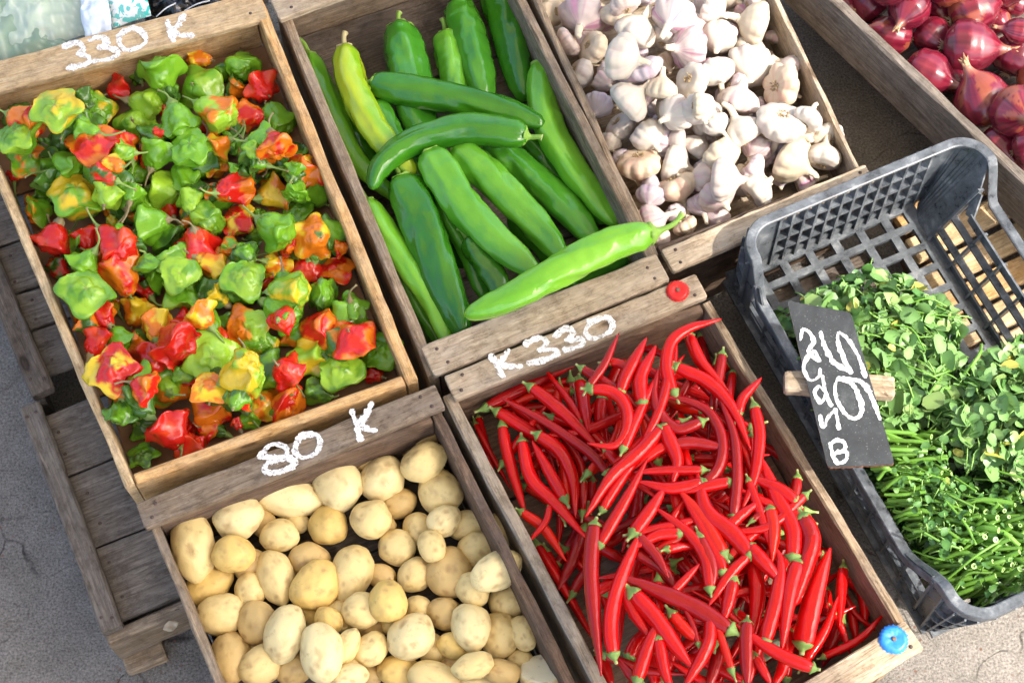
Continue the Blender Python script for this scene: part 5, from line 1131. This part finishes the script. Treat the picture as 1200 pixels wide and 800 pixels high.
cress('a', 'leafy watercress bunch behind the chalkboard price sign', [([(900, 398), (912, 362), (945, 346), (985, 330), (1020, 314), (1050, 320), (1085, 340), (1112, 352), (1126, 380), (1130, 415), (1118, 445), (1095, 470), (1065, 520), (1010, 520), (940, 470)], 620, dome(1030, 410, 130, 110, ZB+.050, .075), 17, GL_),
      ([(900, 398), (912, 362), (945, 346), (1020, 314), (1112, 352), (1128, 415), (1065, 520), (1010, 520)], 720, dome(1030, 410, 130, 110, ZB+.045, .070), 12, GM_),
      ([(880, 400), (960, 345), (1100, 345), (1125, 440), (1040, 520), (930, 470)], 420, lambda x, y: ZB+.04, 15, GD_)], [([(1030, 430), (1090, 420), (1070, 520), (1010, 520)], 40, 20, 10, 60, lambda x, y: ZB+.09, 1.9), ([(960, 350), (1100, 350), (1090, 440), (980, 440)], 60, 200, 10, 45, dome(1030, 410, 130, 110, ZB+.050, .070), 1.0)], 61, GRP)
cress('b', 'bright leafy watercress bunch at the far right of the plastic crate', [([(1092, 480), (1108, 458), (1130, 432), (1150, 412), (1185, 396), (1230, 392), (1245, 560), (1180, 560), (1130, 545), (1100, 520)], 480, dome(1190, 480, 110, 95, ZB+.055, .075), 17, GL_),
      ([(1092, 480), (1130, 432), (1185, 396), (1230, 392), (1245, 560), (1130, 545)], 560, dome(1190, 480, 110, 95, ZB+.05, .07), 12, GM_), ([(1092, 480), (1130, 432), (1230, 392), (1245, 560), (1130, 545)], 300, lambda x, y: ZB+.05, 14, GD_)],
      [([(1080, 440), (1200, 450), (1200, 560), (1100, 540)], 30, 150, 15, 75, lambda x, y: ZB+.105, 1.9)], 62, GRP)
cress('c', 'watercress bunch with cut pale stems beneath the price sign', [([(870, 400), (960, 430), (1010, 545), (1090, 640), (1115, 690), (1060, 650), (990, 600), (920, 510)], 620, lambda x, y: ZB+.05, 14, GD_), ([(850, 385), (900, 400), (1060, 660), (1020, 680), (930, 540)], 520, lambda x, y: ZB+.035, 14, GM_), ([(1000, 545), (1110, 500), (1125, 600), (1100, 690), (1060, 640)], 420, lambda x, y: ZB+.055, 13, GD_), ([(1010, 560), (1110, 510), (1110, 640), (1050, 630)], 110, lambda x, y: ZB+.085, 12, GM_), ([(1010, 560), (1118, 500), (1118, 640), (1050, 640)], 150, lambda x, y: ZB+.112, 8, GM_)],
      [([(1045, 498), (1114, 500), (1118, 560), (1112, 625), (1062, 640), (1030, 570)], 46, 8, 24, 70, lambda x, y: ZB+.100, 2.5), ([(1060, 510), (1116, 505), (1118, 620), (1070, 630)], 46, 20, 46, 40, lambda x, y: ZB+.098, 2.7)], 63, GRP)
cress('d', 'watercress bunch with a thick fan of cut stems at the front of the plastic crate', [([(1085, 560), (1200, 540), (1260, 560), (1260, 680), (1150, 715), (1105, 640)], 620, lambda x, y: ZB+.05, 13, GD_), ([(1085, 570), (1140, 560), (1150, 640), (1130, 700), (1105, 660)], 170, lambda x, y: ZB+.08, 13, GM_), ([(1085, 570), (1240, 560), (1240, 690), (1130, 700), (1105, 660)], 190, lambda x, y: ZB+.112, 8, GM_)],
      [([(1125, 590), (1215, 575), (1240, 660), (1190, 695), (1130, 690), (1112, 635)], 110, 8, 50, 55, dome(1180, 630, 95, 90, ZB+.065, .055), 2.9), ([(1125, 600), (1230, 600), (1230, 690), (1130, 690)], 46, -20, 28, 70, dome(1180, 630, 95, 90, ZB+.06, .05), 2.4), ([(1110, 570), (1210, 550), (1200, 660), (1120, 660)], 18, 40, 20, 85, lambda x, y: ZB+.105, 1.7)], 64, GRP)

# ---- dried leaves
def dry_leaf(px, py, z, L, W_, ang, colr, label, seed):
    rng = random.Random(seed); c = np.array(U(px, py, z)); d = idir(ang, 8); s_ = np.cross(TOCAM, d); s_ /= np.linalg.norm(s_); n = np.cross(d, s_); V = []; F = []; nu, nv = 14, 7
    for side in (0, 1):
        for i in range(nu):
            u = i/(nu-1); w2 = math.sin(math.pi*min(1, u*1.02))**.8*W_/2*(1+.2*nz((u*6, 0, 0), 1, seed))
            for j in range(nv):
                v = j/(nv-1)*2-1; V.append(c+d*(u-.5)*L+s_*v*w2+n*(abs(v)*.25*w2+.0020*nz((u*4, v*2, 0), 1, seed+2)+.0015*math.sin(u*9+v*3)-side*.0004))
    for i in range(nu-1):
        for j in range(nv-1):
            a = i*nv+j; F.append((a, a+1, a+nv+1, a+nv)); b = a+nu*nv; F.append((b, b+nv, b+nv+1, b+1))
    cv = np.array([np.array(colr)*(1+.35*nz(v*1000, .2, seed)) for v in V])
    o = mesh_obj('dry_leaf', V, F, M['leaf'], None, tuple(c), True, cv); tag(o, label, 'leaf')
dry_leaf(902, 762, .192, .040, .014, -45, (.16, .20, .10), 'withered grey-green leaf lying on the red chillies', 3)
dry_leaf(200, 733, .105, .020, .012, -25, (.36, .29, .19), 'small pale dry leaf on the end of the upturned crate', 4)

# ---- bags behind the pine crate
def film(name):
    m, ns, ls, b = mat(name); b.inputs['Base Color'].default_value = (.80, .86, .86, 1); b.inputs['Roughness'].default_value = .18; b.inputs['Alpha'].default_value = .08; b.inputs['Specular IOR Level'].default_value = .6
    tc = ns.new('ShaderNodeTexCoord'); n = N(ns, 'TexNoise', Scale=22.0, Detail=5.0, Distortion=2.0); ls.new(tc.outputs['Object'], n.inputs['Vector']); bump(ns, ls, n.outputs[0], .8, .012, b); return m
def sheet(name, label, cat, quad, z, amp, sc, mt, seed, nu=44, nv=44, hump=.03, colf=None, parent=None, thick=.0006):
    A_, B_, C_, D_ = [np.array(U(*p, z)) for p in quad]; V = []
    for s_ in (0, 1):
        for i in range(nu):
            for j in range(nv):
                u, v = i/(nu-1), j/(nv-1); p = (A_*(1-u)+B_*u)*(1-v)+(D_*(1-u)+C_*u)*v
                e = (math.sin(math.pi*u)*math.sin(math.pi*v))**.45
                r1 = 1-abs(nz(p, sc, seed))*2; r2 = 1-abs(nz(p, sc*2.3, seed+4))*2
                V.append(p+np.array((nz(p, 30, seed+9)*.004, nz(p, 30, seed+8)*.004, hump*e+amp*(r1*.6+r2*.35)-s_*thick)))
    F = []
    for i in range(nu-1):
        for j in range(nv-1):
            a = i*nv+j; F.append((a, a+nv, a+nv+1, a+1)); b = a+nu*nv; F.append((b, b+1, b+nv+1, b+nv))
    cols = None
    if colf: cols = np.array([colf((k % (nu*nv))//nv/(nu-1), (k % nv)/(nv-1), V[k]) for k in range(len(V))])
    o = mesh_obj(name, V, F, mt, parent, tuple(V[0]), True, cols)
    if label: tag(o, label, cat)
    return o
M['cabbage'] = vcol('cabbage_leaf', .5, .4, 0, 60, .3, .002)
def vein(c0, c1, k, sd):
    def f(u, v, p):
        t = abs(math.sin((u-.5)*k*(.35+v)+1.1*nz((u*2, v*2, 0), 1, sd))); w_ = math.exp(-(t/.22)**2)+.8*math.exp(-((u-.5)/.035)**2)
        return np.array(c0)*(1-min(1, w_))+np.array(c1)*min(1, w_)
    return f
bag = empty('bag_of_greens', tuple(U(50, 30, .10))); tag(bag, 'clear plastic bag of pale leafy greens behind the pine crate', 'bag')
for k, (qd, z, c0, c1) in enumerate([([(-60, -60), (150, -90), (165, 60), (-60, 100)], .135, (.10, .19, .11), (.22, .32, .20)), ([(-10, -30), (95, -45), (112, 42), (0, 66)], .150, (.40, .50, .36), (.62, .68, .52)), ([(-70, 30), (60, 10), (80, 62), (-60, 92)], .146, (.13, .24, .13), (.36, .46, .30)), ([(70, -60), (150, -60), (165, 20), (92, 40)], .150, (.15, .25, .15), (.34, .42, .30)), ([(-60, -70), (40, -80), (40, 12), (-50, 40)], .152, (.14, .24, .12), (.45, .54, .36))]):
    sheet('leaf', None, None, qd, z, .010, 28, M['cabbage'], 700+k, 40, 40, .018, vein(c0, c1, 26, k), bag, .0012)
sheet('plastic_film', None, None, [(-80, -70), (165, -100), (172, 50), (-70, 112)], .160, .016, 22, film('clear_film'), 720, 60, 60, .014, None, bag)
bf = simple('blue_white_film', (.62, .70, .78), .3, .5, 40, .25, .5)
sheet('film_fold', None, None, [(92, -10), (122, -18), (134, 40), (100, 52)], .172, .009, 45, bf, 730, 26, 26, .008, None, bag)
def tealpat():
    m, ns, ls, b = mat('teal_patterned_paper'); tc = ns.new('ShaderNodeTexCoord'); n = N(ns, 'TexNoise', Scale=75.0, Detail=2.0, Distortion=1.2); ls.new(tc.outputs['Object'], n.inputs['Vector'])
    r = ramp(ns, [(.49, (.78, .82, .82)), (.52, (.03, .50, .46))]); ls.new(n.outputs[0], r.inputs[0]); ls.new(r.outputs[0], b.inputs['Base Color']); b.inputs['Roughness'].default_value = .35; return m
pk = sheet('patterned_packet', 'white plastic packet with teal leaf pattern behind the pine crate', 'packet', [(118, -60), (160, -70), (176, 20), (130, 34)], .165, .004, 20, tealpat(), 740, 24, 24, .014)
blk = simple('black_film', (.010, .011, .013), .16, .6, 60, .3, .4)
sheet('black_bag', 'crumpled shiny black plastic bag behind the pine crate', 'bag', [(140, -90), (345, -130), (330, 12), (160, 52)], .130, .030, 24, blk, 750, 70, 60, .02)
tie = simple('white_tie', (.7, .72, .75), .4)
for k, (a, b_) in enumerate((((183, 20), (206, 4)), ((216, 13), (246, 1)))):
    mid = ((a[0]+b_[0])/2, (a[1]+b_[1])/2-2); P_ = cr([np.array(U(*a, .175)), np.array(U(*mid, .180)), np.array(U(*b_, .176))], 10); tv, tf = tube(P_, [.0009]*10, 6)
    o = mesh_obj('plastic_tie', tv, tf, tie, None, tuple(P_[0]), True); tag(o, ['thin white tie on the black bag beside the patterned packet', 'long white tie on the black bag above the K of 330'][k], 'tie')

# ---- awning added out of view to shade the left half of the stall
def awning():
    m, ns, ls, b = mat('white_canvas'); ns.remove(b); out = ns['Material Output']
    d = N(ns, 'BsdfDiffuse'); d.inputs[0].default_value = (.86, .80, .68, 1); t = N(ns, 'BsdfTranslucent'); t.inputs[0].default_value = (.88, .80, .66, 1)
    mx = N(ns, 'MixShader'); mx.inputs[0].default_value = .16; ls.new(d.outputs[0], mx.inputs[1]); ls.new(t.outputs[0], mx.inputs[2]); ls.new(mx.outputs[0], out.inputs['Surface'])
    H = 2.55; s_ = (H-.2)/SD.z
    e0, e1 = Vector((.15, .46, .2))+SD*s_, Vector((.36, -.46, .2))+SD*s_; d_ = (e1-e0).normalized(); e0 -= d_*2.2; e1 += d_*1.2
    root = empty('added_shade_awning', (e0.x-2, e0.y, 0)); tag(root, 'added unseen cream canvas awning shading the left of the stall', 'awning')
    n = 24; V = []; F = []
    for i in range(n+1):
        for j in range(n+1):
            u, v = i/n, j/n; p = e0.lerp(e1, u)+Vector((-3.3, .5, 0))*v; V.append((p.x, p.y, H+.35*v-.05*math.sin(math.pi*v)+.015*math.sin(u*25)))
    for i in range(n):
        for j in range(n): a = i*(n+1)+j; F.append((a, a+1, a+n+2, a+n+1))
    mesh_obj('canvas', V, F, m, root, tuple(root.location))
    pm = simple('grey_steel_pole', (.4, .4, .42), .4)
    for p, hh in ((e0, H), (e1, H), (e0+Vector((-3.3, .5, 0)), H+.35), (e1+Vector((-3.3, .5, 0)), H+.35)):
        mb = MB(); tv, tf = tube([(p.x, p.y, 0), (p.x, p.y, hh/2), (p.x, p.y, hh)], [.02]*3, 12); mb.add(tv, tf); mb.build('pole', pm, root, (p.x, p.y, 0), True)
awning()
# ------------------------------------------------------------------ labels that single each piece out
LM = {'A': [('the first 3 of 330', 80, 88), ('the K of 330 K', 200, 60), ('the corner by long peppers', 285, 70), ('the corner by the leafy bag', 20, 130), ('the slim side board', 70, 290), ('the pine crate centre', 200, 250), ('the long pepper side', 360, 260),
            ('the upturned crate corner', 150, 500), ('the 80 on the potato plank', 300, 480), ('the front corner by the green peppers', 440, 400), ('the back half centre', 180, 160), ('the front half centre', 250, 380)],
      'P': [('the 80 on the plank', 335, 560), ('the K of 80 K', 425, 530), ('the upturned crate corner', 225, 640), ('the corner beside the chillies', 500, 540), ('the chilli crate side', 590, 660), ('the bottom view edge', 330, 780), ('the cut potato half', 630, 790), ('the bare dark gap of floor', 410, 650)],
      'C': [('the K of K 330', 590, 440), ('the 330 lettering', 680, 395), ('the red bottle cap', 800, 370), ('the blue bottle cap', 1020, 740), ('the potato side', 600, 560), ('the price sign', 890, 500), ('the heap centre', 760, 560), ('the bottom view edge', 800, 780), ('the board below the sign', 960, 640), ('the withered leaf', 900, 755), ('the plank corner by potatoes', 570, 490), ('the lower potato side', 690, 720), ('the space above the leaf', 870, 640)],
      'G': [('the upright pepper stalk', 650, 80), ('the hooked pepper stalk', 770, 265), ('the onion crate side', 930, 90), ('the plastic crate rim', 960, 190), ('the middle of the garlic', 800, 130), ('the top view edge', 760, 20), ('the garlic front plank', 860, 240), ('the top corner by onions', 870, 20)],
      'O': [('the crate edge near the garlic', 1000, 30), ('the middle of the onions', 1110, 70), ('the plastic crate corner', 1150, 160), ('the right view edge', 1190, 90), ('the top view edge', 1130, 5)]}
ORD = ['nearest', 'second nearest', 'third nearest', 'fourth nearest', 'fifth nearest', 'sixth nearest', 'seventh nearest', 'eighth nearest', 'ninth nearest', 'tenth nearest', 'eleventh nearest', 'twelfth nearest']
HIDDEN = set('potato.010 potato.025 red_chilli red_chilli.001 red_chilli.004 red_chilli.005 red_chilli.014 red_chilli.019 red_chilli.028 red_chilli.029 red_chilli.030 red_chilli.031 red_chilli.032 red_chilli.035 red_chilli.040 red_chilli.043 red_chilli.044 red_chilli.047 red_chilli.057 red_chilli.060 red_chilli.063 red_chilli.070 red_chilli.075 red_chilli.083 red_chilli.085 red_chilli.097 red_chilli.098 red_chilli.105 red_chilli.106 red_chilli.113 red_chilli.114 red_chilli.123 red_chilli.125 red_chilli.128 red_chilli.157 red_chilli.166 red_chilli.227 red_chilli.238 red_chilli.259 garlic_bulb.007 garlic_bulb.009 garlic_bulb.026 garlic_bulb.027 garlic_bulb.030 garlic_bulb.037 garlic_bulb.040 red_onion.019 red_onion.023 bonnet_pepper.002 bonnet_pepper.010 bonnet_pepper.016 bonnet_pepper.023 bonnet_pepper.025 bonnet_pepper.027 bonnet_pepper.033 bonnet_pepper.034 bonnet_pepper.036 bonnet_pepper.038 bonnet_pepper.039 bonnet_pepper.042 bonnet_pepper.047 bonnet_pepper.048 bonnet_pepper.059 bonnet_pepper.068 bonnet_pepper.093 '.split())
def drop_unseen():
    """pieces that ended up wholly beneath the others are left out"""
    global ITEMS
    gone = [o for o in COL.objects if o.name in HIDDEN]
    ITEMS = [it for it in ITEMS if it[0] not in gone]
    for o in gone:
        for c in list(o.children): bpy.data.objects.remove(c)
        bpy.data.objects.remove(o)
drop_unseen()
def label_all():
    from collections import defaultdict
    byc = defaultdict(list)
    for it in ITEMS:
        o, k, px, py, noun, adj, pose = it[:7]
        lm = min(LM[k], key=lambda m: math.hypot(m[1]-px, m[2]-py)); desc = ' '.join([a for a in adj if a]+[noun])
        byc[(k, desc, pose, lm[0])].append((math.hypot(lm[1]-px, lm[2]-py), o))
    for (k, desc, pose, lm), rows in byc.items():
        rows.sort(key=lambda r: r[0])
        for i, (d, o) in enumerate(rows):
            s_ = desc+(' '+pose+',' if pose else ',')+(' '+ORD[i]+' ' if len(rows) > 1 else ' near ')+lm
            w_ = s_.split()
            o['label'] = s_
            if len(w_) > 16: print('LONG', len(w_), s_)
label_all()
